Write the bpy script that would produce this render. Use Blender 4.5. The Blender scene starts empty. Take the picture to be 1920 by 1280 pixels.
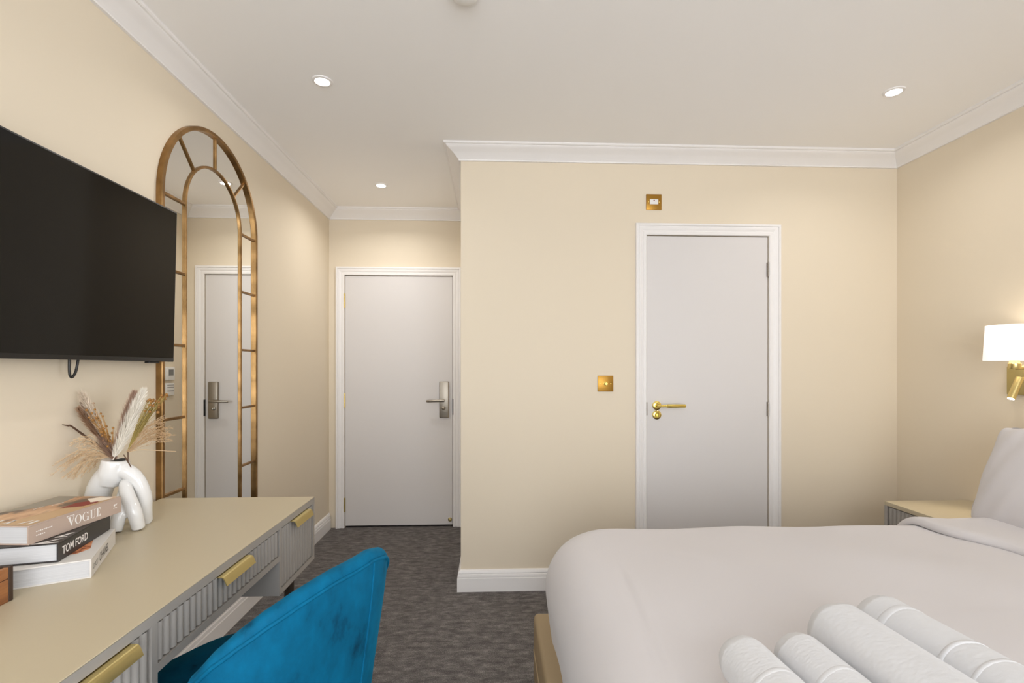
import bpy, bmesh, math, random
from mathutils import Vector, Matrix
random.seed(7)
sc = bpy.context.scene
C = sc.collection
# ------------------------------------------------------------------ camera
F_PX, CXP, HY, CAMH = 935.0, 960.0, 690.0, 1.254
YAW = math.atan((CXP - 921.0) / F_PX)
cam = bpy.data.cameras.new('camera'); cam_o = bpy.data.objects.new('camera', cam); C.objects.link(cam_o)
cam.sensor_width = 36.0; cam.lens = F_PX / 1920 * 36.0
cam.shift_y = (HY - 640.0) / 1920.0
cam.clip_start = 0.02
cam_o.location = (0, 0, CAMH); cam_o.rotation_euler = (math.pi / 2, 0, -YAW)
sc.camera = cam_o
# ------------------------------------------------------------------ world, exposure
w = bpy.data.worlds.new('sky'); sc.world = w; w.use_nodes = True
bg = w.node_tree.nodes['Background']
bg.inputs[0].default_value = (0.93, 0.96, 1.0, 1); bg.inputs[1].default_value = 6.0
sc.view_settings.view_transform = 'Standard'; sc.view_settings.look = 'None'
sc.view_settings.gamma = 1.0; sc.view_settings.use_curve_mapping = False
sc.view_settings.exposure = 0.18
LAMP_W = 2.0            # each recessed ceiling lamp
LAMP_COL = (1.0, 0.975, 0.945)
# room dimensions
XL, XR, YP, YE, XC, YF, ZC = -1.272, 2.372, 2.821, 3.971, -0.171, -1.5, 2.497
ZK = 2.42               # underside of the cornice
# ------------------------------------------------------------------ helpers
def at(px, py, Y):
    a = (px - CXP) / F_PX; b = (HY - py) / F_PX; c, s = math.cos(YAW), math.sin(YAW)
    d = Vector((s + a * c, c - a * s, b)); t = Y / d.y
    return Vector((d.x * t, Y, CAMH + d.z * t))

MATS = {}
def mat(name, col, rough=0.5, metal=0.0, **k):
    m = bpy.data.materials.new(name); m.use_nodes = True; MATS[name] = m
    b = m.node_tree.nodes['Principled BSDF']
    b.inputs['Base Color'].default_value = (*col, 1); b.inputs['Roughness'].default_value = rough
    b.inputs['Metallic'].default_value = metal
    for kk, v in k.items():
        b.inputs[kk.replace('_', ' ')].default_value = v
    return m
def srgb(r, g, b):
    f = lambda c: (c / 255 / 12.92) if c / 255 <= 0.04045 else ((c / 255 + 0.055) / 1.055) ** 2.4
    return (f(r), f(g), f(b))
def nd(m, typ, **k):
    n = m.node_tree.nodes.new(typ)
    for kk, v in k.items(): setattr(n, kk, v)
    return n
def lk(m, a, ao, b, bi): m.node_tree.links.new(a.outputs[ao], b.inputs[bi])
def coords(m, scale=(1, 1, 1), src='Object', rot=(0, 0, 0)):
    t = nd(m, 'ShaderNodeTexCoord'); p = nd(m, 'ShaderNodeMapping')
    p.inputs['Scale'].default_value = scale; p.inputs['Rotation'].default_value = rot
    lk(m, t, src, p, 'Vector'); return p
def noise(m, p, scale, detail=3, rough=0.5):
    n = nd(m, 'ShaderNodeTexNoise'); n.inputs['Scale'].default_value = scale
    n.inputs['Detail'].default_value = detail; n.inputs['Roughness'].default_value = rough
    lk(m, p, 0, n, 'Vector'); return n
def ramp(m, src, so, stops):
    r = nd(m, 'ShaderNodeValToRGB'); e = r.color_ramp.elements
    while len(e) < len(stops): e.new(0.5)
    for i, (pos, col) in enumerate(stops):
        e[i].position = pos; e[i].color = (*col, 1)
    lk(m, src, so, r, 'Fac'); return r
def bump(m, src, so, strength=0.2, dist=0.002):
    b = nd(m, 'ShaderNodeBump'); b.inputs['Strength'].default_value = strength; b.inputs['Distance'].default_value = dist
    lk(m, src, so, b, 'Height'); lk(m, b, 0, m.node_tree.nodes['Principled BSDF'], 'Normal'); return b
def basecol(m, n, o=0): lk(m, n, o, m.node_tree.nodes['Principled BSDF'], 'Base Color')

class MB:
    """collects shapes; build() links them as one mesh object"""
    def __init__(s): s.bm = bmesh.new()
    def box(s, x0, x1, y0, y1, z0, z1, bev=0.0, seg=2, M=None):
        b = bmesh.new(); bmesh.ops.create_cube(b, size=1)
        for v in b.verts:
            v.co = Vector(((x0 + x1) / 2 + v.co.x * (x1 - x0), (y0 + y1) / 2 + v.co.y * (y1 - y0), (z0 + z1) / 2 + v.co.z * (z1 - z0)))
        if bev: bmesh.ops.bevel(b, geom=list(b.edges), offset=bev, segments=seg, affect='EDGES', profile=0.5)
        s.add(b, M); return s
    def add(s, b, M=None):
        if M is not None: bmesh.ops.transform(b, matrix=M, verts=b.verts)
        me = bpy.data.meshes.new('t'); b.to_mesh(me); b.free(); s.bm.from_mesh(me); bpy.data.meshes.remove(me)
    def tube(s, pts, r, n=12, cap=True, flat=None):
        pts = [Vector(p) for p in pts]
        rs = r if isinstance(r, (list, tuple)) else [r] * len(pts)
        rings = []; prev = None
        for i, p in enumerate(pts):
            t = (pts[min(i + 1, len(pts) - 1)] - pts[max(i - 1, 0)]).normalized()
            if prev is None:
                up = Vector((0, 0, 1)) if abs(t.z) < 0.9 else Vector((1, 0, 0))
                nx = t.cross(up).normalized()
            else:
                nx = (prev - t * prev.dot(t)).normalized()
            prev = nx; ny = t.cross(nx)
            k = flat if flat else 1.0
            rings.append([s.bm.verts.new(p + (nx * math.cos(2 * math.pi * j / n) + ny * math.sin(2 * math.pi * j / n) * k) * rs[i]) for j in range(n)])
        for a, b in zip(rings, rings[1:]):
            for j in range(n): s.bm.faces.new((a[j], a[(j + 1) % n], b[(j + 1) % n], b[j]))
        if cap:
            s.bm.faces.new(rings[0][::-1]); s.bm.faces.new(rings[-1])
        return s
    def lathe(s, prof, o, axis=(0, 0, 1), n=32, cap=True):
        o = Vector(o); ax = Vector(axis).normalized()
        u = ax.cross(Vector((0, 0, 1)) if abs(ax.z) < 0.9 else Vector((1, 0, 0))).normalized(); v = ax.cross(u)
        rings = [[s.bm.verts.new(o + ax * h + (u * math.cos(2 * math.pi * j / n) + v * math.sin(2 * math.pi * j / n)) * max(r, 1e-5)) for j in range(n)] for r, h in prof]
        for a, b in zip(rings, rings[1:]):
            for j in range(n): s.bm.faces.new((a[j], a[(j + 1) % n], b[(j + 1) % n], b[j]))
        if cap:
            s.bm.faces.new(rings[0][::-1]); s.bm.faces.new(rings[-1])
        return s
    def prism(s, poly, off):
        """poly: 3-D points of a planar face, off: extrusion vector"""
        off = Vector(off); a = [s.bm.verts.new(Vector(p)) for p in poly]; b = [s.bm.verts.new(Vector(p) + off) for p in poly]
        n = len(a); s.bm.faces.new(a[::-1]); s.bm.faces.new(b)
        for i in range(n): s.bm.faces.new((a[i], a[(i + 1) % n], b[(i + 1) % n], b[i]))
        return s
    def loft(s, rings, close=True, cap=True):
        R = [[s.bm.verts.new(Vector(p)) for p in r] for r in rings]; n = len(R[0])
        for a, b in zip(R, R[1:]):
            for j in range(n if close else n - 1): s.bm.faces.new((a[j], a[(j + 1) % n], b[(j + 1) % n], b[j]))
        if cap and close: s.bm.faces.new(R[0][::-1]); s.bm.faces.new(R[-1])
        return s
    def build(s, name, m, parent=None, smooth=None, local=False):
        bmesh.ops.recalc_face_normals(s.bm, faces=s.bm.faces)
        me = bpy.data.meshes.new(name); 
        if parent is not None and not local:
            bmesh.ops.transform(s.bm, matrix=WM[parent.name].inverted(), verts=s.bm.verts)
        s.bm.to_mesh(me); s.bm.free(); me.materials.append(m)
        if smooth is not None:
            me.polygons.foreach_set('use_smooth', [True] * len(me.polygons))
            if smooth < 180: me.set_sharp_from_angle(angle=math.radians(smooth))
        o = bpy.data.objects.new(name, me); C.objects.link(o)
        if parent is not None: o.parent = parent
        WM[o.name] = WM[parent.name].copy() if parent is not None else Matrix()
        return o
WM = {}
def tag(o, label, cat, group=None, kind=None):
    o['label'] = label
    if cat: o['category'] = cat
    if group: o['group'] = group
    if kind: o['kind'] = kind
    return o
def thing(name, label, cat, loc=(0, 0, 0), rz=0.0, group=None, rot=None):
    o = bpy.data.objects.new(name, None); C.objects.link(o); o.empty_display_size = 0.05
    o.location = loc; o.rotation_euler = rot if rot else (0, 0, rz)
    WM[o.name] = Matrix.Translation(Vector(loc)) @ o.rotation_euler.to_matrix().to_4x4()
    return tag(o, label, cat, group)
def dup(root, loc, label=None):
    r = root.copy(); C.objects.link(r); r.location = loc
    if label: r['label'] = label
    for ch in list(root.children):
        c = ch.copy(); C.objects.link(c); c.parent = r
        for g in ch.children:
            d = g.copy(); C.objects.link(d); d.parent = c
    return r
def struct(o, label, cat): return tag(o, label, cat, kind='structure')
def smoothstep(a, b, x):
    t = max(0, min(1, (x - a) / (b - a))); return t * t * (3 - 2 * t)
def interp(tab, x):
    if x <= tab[0][0]: return tab[0][1]
    for (a, va), (b, vb) in zip(tab, tab[1:]):
        if x <= b: 
            t = (x - a) / (b - a); return va + (vb - va) * t
    return tab[-1][1]
def catmull(pts, n):
    pts = [Vector(p) for p in pts]; P = [pts[0] * 2 - pts[1]] + pts + [pts[-1] * 2 - pts[-2]]; out = []
    for i in range(1, len(P) - 2):
        for k in range(n):
            t = k / n; a, b, c, d = P[i - 1:i + 3]
            out.append(0.5 * ((2 * b) + (c - a) * t + (2 * a - 5 * b + 4 * c - d) * t * t + (3 * b - a - 3 * c + d) * t ** 3))
    return out + [pts[-1]]

# ------------------------------------------------------------------ materials
m = mat('cream_paint', srgb(232, 219, 197), 0.75)
p = coords(m); n = noise(m, p, 120, 4); bump(m, n, 'Fac', 0.12, 0.0006)
m = mat('white_ceiling', srgb(254, 252, 250), 0.8)
p = coords(m); n = noise(m, p, 90, 3); bump(m, n, 'Fac', 0.06, 0.0005)
m = mat('white_gloss', srgb(244, 241, 239), 0.42)
m = mat('door_white', srgb(222, 218, 216), 0.5)
p = coords(m); n = noise(m, p, 60, 3); bump(m, n, 'Fac', 0.05, 0.0005)
m = mat('carpet', (0.1, 0.09, 0.085), 0.95)
p1 = coords(m, (15, 34, 1)); n1 = noise(m, p1, 1.0, 8, 0.72)
p2 = coords(m, (240, 260, 1)); n2 = noise(m, p2, 1.0, 3, 0.85)
mx = nd(m, 'ShaderNodeMixRGB', blend_type='MIX'); mx.inputs[0].default_value = 0.55
lk(m, n1, 'Fac', mx, 1); lk(m, n2, 'Fac', mx, 2)
r = ramp(m, mx, 0, [(0.36, srgb(50, 47, 46)), (0.5, srgb(100, 95, 93)), (0.64, srgb(162, 156, 152))])
basecol(m, r); bump(m, n2, 'Fac', 0.6, 0.004)
m = mat('greige_warm_lit', srgb(193, 180, 153), 0.42)  # greige lacquer with warm light off the walls put into the colour
m = mat('greige_shaded', srgb(164, 159, 153), 0.45)  # same lacquer, greyed: the shade of front faces put into the colour
m = mat('brass', srgb(222, 200, 136), 0.28, 1.0)
m = mat('satin_brass', srgb(190, 174, 120), 0.42, 1.0)
m = mat('polished_brass', srgb(238, 214, 122), 0.16, 1.0)
m = mat('antique_gold', srgb(165, 125, 72), 0.38, 1.0)
p = coords(m); n = noise(m, p, 14, 4); r = ramp(m, n, 'Fac', [(0.3, srgb(122, 94, 58)), (0.7, srgb(172, 136, 90))]); basecol(m, r)
m = mat('plate_brass', srgb(176, 132, 58), 0.4, 0.85)
m = mat('nickel', srgb(158, 150, 138), 0.36, 1.0)
m = mat('steel_hinge', srgb(150, 142, 132), 0.35, 1.0)
m = mat('mirror_glass', (0.86, 0.86, 0.84), 0.0, 1.0)
m = mat('tv_screen', (0.006, 0.0055, 0.005), 0.1, 0.0, Specular_IOR_Level=0.22); 
m = mat('black_plastic', (0.014, 0.013, 0.012), 0.4)
m = mat('gap_shade', (0.02, 0.018, 0.016), 0.8)  # near-black standing in for shade in door gaps and the vase mouth
m = mat('ceramic', srgb(232, 231, 229), 0.07); 
m.node_tree.nodes['Principled BSDF'].inputs['Coat Weight'].default_value = 0.4
m = mat('linen', srgb(212, 208, 209), 0.85, Sheen_Weight=0.15)
p = coords(m); n = noise(m, p, 500, 2); bump(m, n, 'Fac', 0.1, 0.0005)
m = mat('terry', srgb(216, 216, 218), 0.95, Sheen_Weight=0.2)
p = coords(m); n = noise(m, p, 900, 3, 0.8); bump(m, n, 'Fac', 0.35, 0.0012)
m = mat('terry_band', srgb(216, 216, 218), 0.9)
m = mat('tan_upholstery', srgb(162, 141, 108), 0.6)
p = coords(m); n = noise(m, p, 300, 2); bump(m, n, 'Fac', 0.15, 0.0006)
m = mat('velvet', srgb(0, 112, 155), 0.75, Sheen_Weight=0.22, Sheen_Roughness=0.35, Specular_IOR_Level=0.15)
m.node_tree.nodes['Principled BSDF'].inputs['Sheen Tint'].default_value = (0.0, 0.5, 0.8, 1)
p = coords(m, (1, 1, 0.6)); n = noise(m, p, 13, 6, 0.62)
r = ramp(m, n, 'Fac', [(0.30, srgb(0, 56, 82)), (0.42, srgb(0, 86, 120)), (0.55, srgb(0, 95, 132)), (0.72, srgb(0, 105, 144))]); basecol(m, r)
n2 = noise(m, p, 900, 2); bump(m, n2, 'Fac', 0.15, 0.0006)
m = mat('black_metal', (0.02, 0.018, 0.016), 0.35, 0.6)
m = mat('dark_wood_leg', srgb(60, 48, 38), 0.5)
for nm, a, b, c_ in (('walnut', (88, 52, 28), (150, 96, 54), (172, 116, 66)),):
    m = mat(nm, srgb(*b), 0.5); p = coords(m, (30, 2.5, 30)); n = noise(m, p, 1.5, 6, 0.6)
    r = ramp(m, n, 'Fac', [(0.3, srgb(*a)), (0.5, srgb(*b)), (0.72, srgb(*c_))]); basecol(m, r)
m = mat('dark_walnut', srgb(62, 42, 28), 0.55)
m = mat('book_taupe', srgb(186, 165, 151), 0.45)
m = mat('book_black', srgb(48, 45, 44), 0.4)
m = mat('book_white', srgb(222, 218, 213), 0.45)
m = mat('pages', srgb(232, 232, 232), 0.9)
p = coords(m, (1, 1, 700)); n = noise(m, p, 1.0, 1); r = ramp(m, n, 'Fac', [(0.3, srgb(192, 192, 194)), (0.7, srgb(214, 214, 215))]); basecol(m, r)
m = mat('print_white', srgb(244, 240, 236), 0.5)
m = mat('print_black', srgb(30, 28, 28), 0.5)
m = mat('print_orange', srgb(206, 128, 84), 0.5)
p = coords(m); n = noise(m, p, 60, 3); r = ramp(m, n, 'Fac', [(0.35, srgb(120, 62, 38)), (0.5, srgb(206, 128, 84)), (0.7, srgb(228, 168, 124))]); basecol(m, r)
# abstract printed cover: warm tan ground with loose dark and flesh-toned bands
m = mat('cover_print', srgb(196, 160, 120), 0.3)
p = coords(m, (16, 7, 1)); n = noise(m, p, 1.0, 5, 0.55)
r = ramp(m, n, 'Fac', [(0.30, srgb(58, 44, 36)), (0.44, srgb(104, 78, 60)), (0.5, srgb(198, 148, 106)), (0.6, srgb(222, 178, 136)), (0.7, srgb(130, 98, 74))]); basecol(m, r)
m = mat('print_grey', srgb(150, 142, 128), 0.4)
m = mat('print_tan', srgb(204, 168, 126), 0.4)
m = mat('print_red', srgb(140, 50, 42), 0.5)
m = mat('shade_fabric', srgb(248, 244, 238), 0.8)
bs = m.node_tree.nodes['Principled BSDF']; bs.inputs['Emission Color'].default_value = (1.0, 0.93, 0.84, 1); bs.inputs['Emission Strength'].default_value = 0.7
m = mat('lamp_lens', (1, 1, 1), 0.5)
bs = m.node_tree.nodes['Principled BSDF']; bs.inputs['Emission Color'].default_value = (1.0, 0.96, 0.9, 1); bs.inputs['Emission Strength'].default_value = 12.0
m = mat('white_plastic', srgb(240, 238, 234), 0.4)
m = mat('grey_display', srgb(120, 120, 116), 0.3)
m = mat('grey_mark', srgb(140, 138, 134), 0.6)
m = mat('pampas_white', srgb(250, 244, 232), 0.9); m = mat('pampas_taupe', srgb(186, 154, 132), 0.9)
m = mat('pampas_brown', srgb(178, 140, 108), 0.9); m = mat('pampas_cream', srgb(244, 230, 212), 0.9)
m = mat('twig_brown', srgb(92, 66, 48), 0.85); m = mat('flax_gold', srgb(176, 128, 62), 0.8)
m = mat('wheat_green', srgb(160, 140, 78), 0.85); m = mat('grass_straw', srgb(206, 176, 138), 0.85)
m = mat('seed_brown', srgb(158, 112, 56), 0.7)
m = bpy.data.materials.new('window_glass'); m.use_nodes = True; MATS['window_glass'] = m
nt = m.node_tree; nt.nodes.remove(nt.nodes['Principled BSDF'])
tr = nt.nodes.new('ShaderNodeBsdfTransparent'); gl = nt.nodes.new('ShaderNodeBsdfGlossy'); gl.inputs['Roughness'].default_value = 0.0
fr = nt.nodes.new('ShaderNodeFresnel'); mxs = nt.nodes.new('ShaderNodeMixShader')
nt.links.new(fr.outputs[0], mxs.inputs[0]); nt.links.new(tr.outputs[0], mxs.inputs[1]); nt.links.new(gl.outputs[0], mxs.inputs[2])
nt.links.new(mxs.outputs[0], nt.nodes['Material Output'].inputs[0])
M = MATS

# ------------------------------------------------------------------ room shell
T = 0.14
o = MB().box(XL - T, XR + T, YF - T, YE + T, -0.1, 0).build('floor', M['carpet']); struct(o, 'mottled dark grey carpet covering the whole floor', 'floor')
o = MB().box(XL - T, XR + T, YF - T, YE + T, ZC, ZC + 0.1).build('ceiling', M['white_ceiling']); struct(o, 'smooth white ceiling with recessed lamps', 'ceiling')
o = MB().box(XL - T, XL, YF - T, YE + T, 0, ZC).build('wall_left', M['cream_paint']); struct(o, 'cream wall behind the television and arched mirror', 'wall')
WY0, WY1 = -1.35, 0.10  # opening in the right wall for the added window
b = MB(); b.box(XR, XR + T, YF - T, WY0, 0, ZC); b.box(XR, XR + T, WY1, YP + 1.3, 0, ZC); b.box(XR, XR + T, WY0, WY1, 0, 0.3); b.box(XR, XR + T, WY0, WY1, 2.38, ZC)
o = b.build('wall_right', M['cream_paint']); struct(o, 'cream wall behind the bed head and wall lamp', 'wall')
# bathroom door opening in the partition, entrance opening in the end wall
BD0, BD1, BDT = 0.887, 1.603, 2.016      # structural opening (leaf plus gaps)
ED0, ED1, EDT = -1.151, -0.303, 1.984
def wall_with_door(y0, y1, x0, x1, d0, d1, dt):
    b = MB(); b.box(x0, d0, y0, y1, 0, ZC); b.box(d1, x1, y0, y1, 0, ZC); b.box(d0, d1, y0, y1, dt, ZC)
    b.box(d0, d1, y0 + 0.09, y1, 0, dt); return b  # added backing panel, keeps sky light from leaking round the leaf
o = wall_with_door(YP, YP + T, XC, XR, BD0, BD1, BDT).build('wall_partition', M['cream_paint']); struct(o, 'cream partition wall around the bathroom door', 'wall')
o = wall_with_door(YE, YE + T, XL, XC, ED0, ED1, EDT).build('wall_back', M['cream_paint']); struct(o, 'short cream end wall of the lobby around the entrance door', 'wall')
o = MB().box(XC, XC + T, YP + T, YE + T, 0, ZC).build('wall_lobby', M['cream_paint']); struct(o, 'cream side wall of the entrance lobby seen in the mirror', 'wall')
WX0, WX1, WZ0, WZ1 = -1.1, 1.6, 0.25, 2.38
b = MB(); b.box(XL, WX0, YF - T, YF, 0, ZC); b.box(WX1, XR, YF - T, YF, 0, ZC); b.box(WX0, WX1, YF - T, YF, 0, WZ0); b.box(WX0, WX1, YF - T, YF, WZ1, ZC)
o = b.build('wall_front', M['cream_paint']); struct(o, 'cream wall with the window opposite the partition', 'wall')
# unseen windows behind the camera, sized to light the room: frame, two panes, sill and a sampling portal each
def window(nm, label, org, ang, W_, z0_, z1_):
    t = thing(nm, label, 'window', org, ang); t['kind'] = 'structure'; fw = 0.06; h = W_ / 2
    b = MB()
    b.box(-h, -h + fw, 0.04, 0.1, z0_, z1_); b.box(h - fw, h, 0.04, 0.1, z0_, z1_); b.box(-h + fw, h - fw, 0.04, 0.1, z0_, z0_ + fw); b.box(-h + fw, h - fw, 0.04, 0.1, z1_ - fw, z1_); b.box(-0.03, 0.03, 0.04, 0.1, z0_ + fw, z1_ - fw)
    b.build('window_frame', M['white_gloss'], t, local=True)
    for xa, xb in ((-h + fw, -0.03), (0.03, h - fw)): MB().box(xa, xb, 0.066, 0.074, z0_ + fw, z1_ - fw).build('pane', M['window_glass'], t, local=True)
    MB().box(-h - 0.03, h + 0.03, -0.05, 0.04, z0_ - 0.03, z0_, 0.004).build('window_sill', M['white_gloss'], t, local=True)
    pl = bpy.data.lights.new('window_portal', 'AREA'); pl.shape = 'RECTANGLE'; pl.size = W_; pl.size_y = z1_ - z0_; pl.cycles.is_portal = True
    po = bpy.data.objects.new('window_portal', pl); C.objects.link(po); po.parent = t; po.location = (0, T + 0.01, (z0_ + z1_) / 2); po.rotation_euler = (-math.pi / 2, 0, 0)
window('window_1', 'unseen white framed window in the wall facing the partition', ((WX0 + WX1) / 2, YF, 0), math.pi, WX1 - WX0, WZ0, WZ1)
window('window_2_added', 'unseen white framed window added behind the camera to light the left wall', (XR, (WY0 + WY1) / 2, 0), -math.pi / 2, WY1 - WY0, 0.3, 2.38)  # added window, throws light straight at the left wall

# cornice and skirting: profiles swept along the wall lines with mitred corners
POLY = [(XL, YF), (XR, YF), (XR, YP), (XC, YP), (XC, YE), (XL, YE)]
def inset(i, d):
    n = len(POLY); P0, P1, P2 = (Vector(POLY[(i - 1) % n]), Vector(POLY[i]), Vector(POLY[(i + 1) % n]))
    a = (P1 - P0).normalized(); bb = (P2 - P1).normalized()
    na = Vector((-a.y, a.x)); nb = Vector((-bb.y, bb.x))
    return P1 + (na + nb) * d / (1 + na.dot(nb)) if abs(1 + na.dot(nb)) > 1e-6 else P1 + na * d
H_ = ZC - ZK
prof = [(0.0, ZK), (0.012, ZK), (0.013, ZK + 0.006)]
for k in range(0, 9):                      # lower ovolo rising into a cove
    t = k / 8; prof.append((0.015 + 0.026 * t ** 1.1, ZK + 0.008 + 0.026 * t))
for k in range(1, 9):
    t = k / 8; prof.append((0.041 + 0.037 * math.sin(t * math.pi / 2) ** 1.0 * (0.55 + 0.45 * t), ZK + 0.034 + 0.028 * t))
prof += [(0.078, ZC - 0.012), (0.086, ZC - 0.012), (0.090, ZC - 0.008), (0.090, ZC), (0.0, ZC)]
names = ['above the window', 'along the bed-head wall', 'along the partition over the bathroom door', 'on the lobby side wall', 'over the entrance door', 'along the wall with the television']
for i in range(6):
    r0 = [(*inset(i, d), z) for d, z in prof]; r1 = [(*inset((i + 1) % 6, d), z) for d, z in prof]
    o = MB().loft([r0, r1]).build('trim_%d' % (i + 1), M['white_gloss'], smooth=35); struct(o, 'white moulded cornice ' + names[i], 'cornice')
sk = [(0, 0), (0.020, 0), (0.020, 0.074), (0.013, 0.0765), (0.013, 0.079), (0.018, 0.083), (0.0165, 0.094), (0.010, 0.097), (0.010, 0.0995), (0.014, 0.103), (0.012, 0.111), (0.007, 0.118), (0, 0.120)]
def base_piece(name, label, i, a=None, b_=None):
    """i: wall index; a / b_: cut distances along the wall replacing the mitre"""
    P0, P1 = Vector(POLY[i]), Vector(POLY[(i + 1) % 6]); d = (P1 - P0).normalized(); nn = Vector((-d.y, d.x))
    r0 = [(*(inset(i, q) if a is None else P0 + d * a + nn * q), z) for q, z in sk]
    r1 = [(*(inset((i + 1) % 6, q) if b_ is None else P0 + d * b_ + nn * q), z) for q, z in sk]
    o = MB().loft([r0, r1]).build(name, M['white_gloss'], smooth=30); struct(o, label, 'baseboard')
base_piece('baseboard_front', 'white skirting board under the window', 0)
base_piece('baseboard_right', 'white skirting board behind the bed head', 1)
base_piece('baseboard_partition_right', 'white skirting board between bathroom door and bed-head wall', 2, None, XR - 1.668)
base_piece('baseboard_partition_left', 'white skirting board between bathroom door and lobby corner', 2, XR - 0.820, None)
base_piece('baseboard_lobby', 'white skirting board on the lobby side wall', 3)
base_piece('baseboard_back', 'stub of white skirting board left of the entrance door', 4, XC * 1 + 1.226 + 0 - 0.171 + 0.342, None)
base_piece('baseboard_left', 'white skirting board running under the desk to the lobby', 5)

# ------------------------------------------------------------------ doors
arch = [(0.0, 0.0), (0.0, 0.008), (0.004, 0.012), (0.018, 0.013), (0.021, 0.008), (0.024, 0.0085), (0.030, 0.013), (0.038, 0.0165), (0.044, 0.0175), (0.046, 0.014), (0.049, 0.014), (0.052, 0.021), (0.060, 0.022), (0.064, 0.020), (0.064, 0.0)]
def architrave(b, yw, d0, d1, dt, cut=None):
    """moulded surround: profile offset outwards from the opening"""
    def ring(x, z, sx, sz):
        return [(x + sx * (q + 0.0), yw - h, z + sz * q) for q, h in arch]
    rs = [ring(d0, 0, -1, 0), ring(d0, dt, -1, 1), ring(d1, dt, 1, 1), ring(d1, 0, 1, 0)]
    b.loft(rs)
def door(nm, label, yw, d0, d1, dt, gap_bottom):
    t = thing(nm, label, 'door', ((d0 + d1) / 2, yw, 0)); t['kind'] = 'structure'
    b = MB(); architrave(b, yw, d0, d1, dt); b.build('architrave', M['white_gloss'], t, smooth=25)
    b = MB(); b.box(d0, d0 + 0.004, yw + 0.046, yw + 0.09, 0, dt); b.box(d1 - 0.004, d1, yw + 0.046, yw + 0.09, 0, dt); b.box(d0, d1, yw + 0.046, yw + 0.09, dt - 0.004, dt)
    b.build('door_stop', M['gap_shade'], t)  # stop strips coloured near-black, as the shade in the door gap
    MB().box(d0 + 0.0035, d1 - 0.0035, yw + 0.002, yw + 0.046, gap_bottom, dt - 0.004, 0.0015, 1).build('door_leaf', M['door_white'], t)
    return t
bd = door('door_1', 'plain white bathroom door with gold lever handle', YP, BD0, BD1, BDT, 0.012)
ed = door('door_2', 'plain white entrance door with nickel lock plate', YE, ED0, ED1, EDT, 0.014)
# bathroom lever on round rose
hx, hz = 0.948, 1.040; yf = YP + 0.002
hd = MB().lathe([(0.0255, 0), (0.0255, 0.005), (0.022, 0.008), (0.010, 0.0085), (0.0095, 0.040)], (hx, yf, hz), (0, -1, 0)).build('door_handle', M['polished_brass'], bd, smooth=40)
b = MB(); b.tube([(hx - 0.012, yf - 0.044, hz), (hx + 0.050, yf - 0.046, hz)], 0.0075, 14); b.tube([(hx + 0.044, yf - 0.046, hz), (hx + 0.046, yf - 0.046, hz), (hx + 0.148, yf - 0.046, hz), (hx + 0.150, yf - 0.046, hz)], [0.0075, 0.0105, 0.0105, 0.009], 16)
b.build('lever', M['polished_brass'], hd, smooth=40)
tz = hz - 0.054
th_ = MB().lathe([(0.0255, 0), (0.0255, 0.005), (0.022, 0.008), (0.013, 0.0085), (0.012, 0.014)], (hx, yf, tz), (0, -1, 0)).build('escutcheon', M['polished_brass'], bd, smooth=40)
MB().box(hx - 0.0035, hx + 0.0035, yf - 0.022, yf - 0.012, tz - 0.008, tz + 0.008, 0.001).build('thumb_turn', M['polished_brass'], th_)
def hinge(par, x, yw, z, mm, h=0.082, wd=0.009):
    b = MB(); n = 5
    for k in range(n):
        b.tube([(x, yw - 0.006, z - h / 2 + h * k / n + 0.0007), (x, yw - 0.006, z - h / 2 + h * (k + 1) / n - 0.0007)], wd * 0.6, 10)
    b.box(x - wd * 0.6, x + wd * 0.6, yw - 0.004, yw + 0.003, z - h / 2, z + h / 2)
    b.build('hinge', mm, par, smooth=40)
for z in (1.823, 1.018, 0.24): hinge(bd, 1.5975, YP, z, M['steel_hinge'], 0.082, 0.008)
MB().box(BD0 - 0.003, BD0 + 0.003, YP - 0.0125, YP + 0.03, 0.985, 1.060).build('strike_plate', M['steel_hinge'], bd)
# entrance door hardware
for z, mm in ((1.783, 'brass'), (1.000, 'brass'), (0.182, 'satin_brass')): hinge(ed, -1.152, YE, z, M[mm], 0.112, 0.012)
px0, px1, pz0, pz1 = -0.410, -0.334, 0.862, 1.148; yf = YE + 0.002
lp = MB().box(px0, px1, yf - 0.020, yf, pz0, pz1, 0.006, 3).build('lock_plate', M['nickel'], ed, smooth=40)
lx = px0 + 0.034; lz = 1.000
b = MB(); b.tube([(lx, yf - 0.018, lz), (lx, yf - 0.055, lz)], 0.010, 16)
b.tube([(lx + 0.010, yf - 0.058, lz), (lx - 0.02, yf - 0.060, lz), (lx - 0.118, yf - 0.056, lz - 0.004), (lx - 0.128, yf - 0.052, lz - 0.004)], [0.011, 0.0105, 0.0095, 0.008], 14)
b.build('lever', M['nickel'], lp, smooth=40)
b = MB(); b.lathe([(0.016, 0), (0.016, 0.004), (0.010, 0.006), (0.010, 0.016), (0.006, 0.018)], (lx, yf - 0.020, 0.940), (0, -1, 0), 20); b.build('thumb_turn', M['nickel'], lp, smooth=40)
MB().box(ED1 - 0.003, ED1 + 0.004, YE - 0.012, YE + 0.03, 0.885, 1.010).build('strike_plate', M['black_metal'], ed)
b = MB(); b.lathe([(0.016, 0), (0.016, 0.006), (0.011, 0.010), (0.009, 0.022), (0.004, 0.024)], (-0.326, yf, 0.055), (0, -1, 0), 20); b.build('door_stop_knob', M['satin_brass'], ed, smooth=40)

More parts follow.
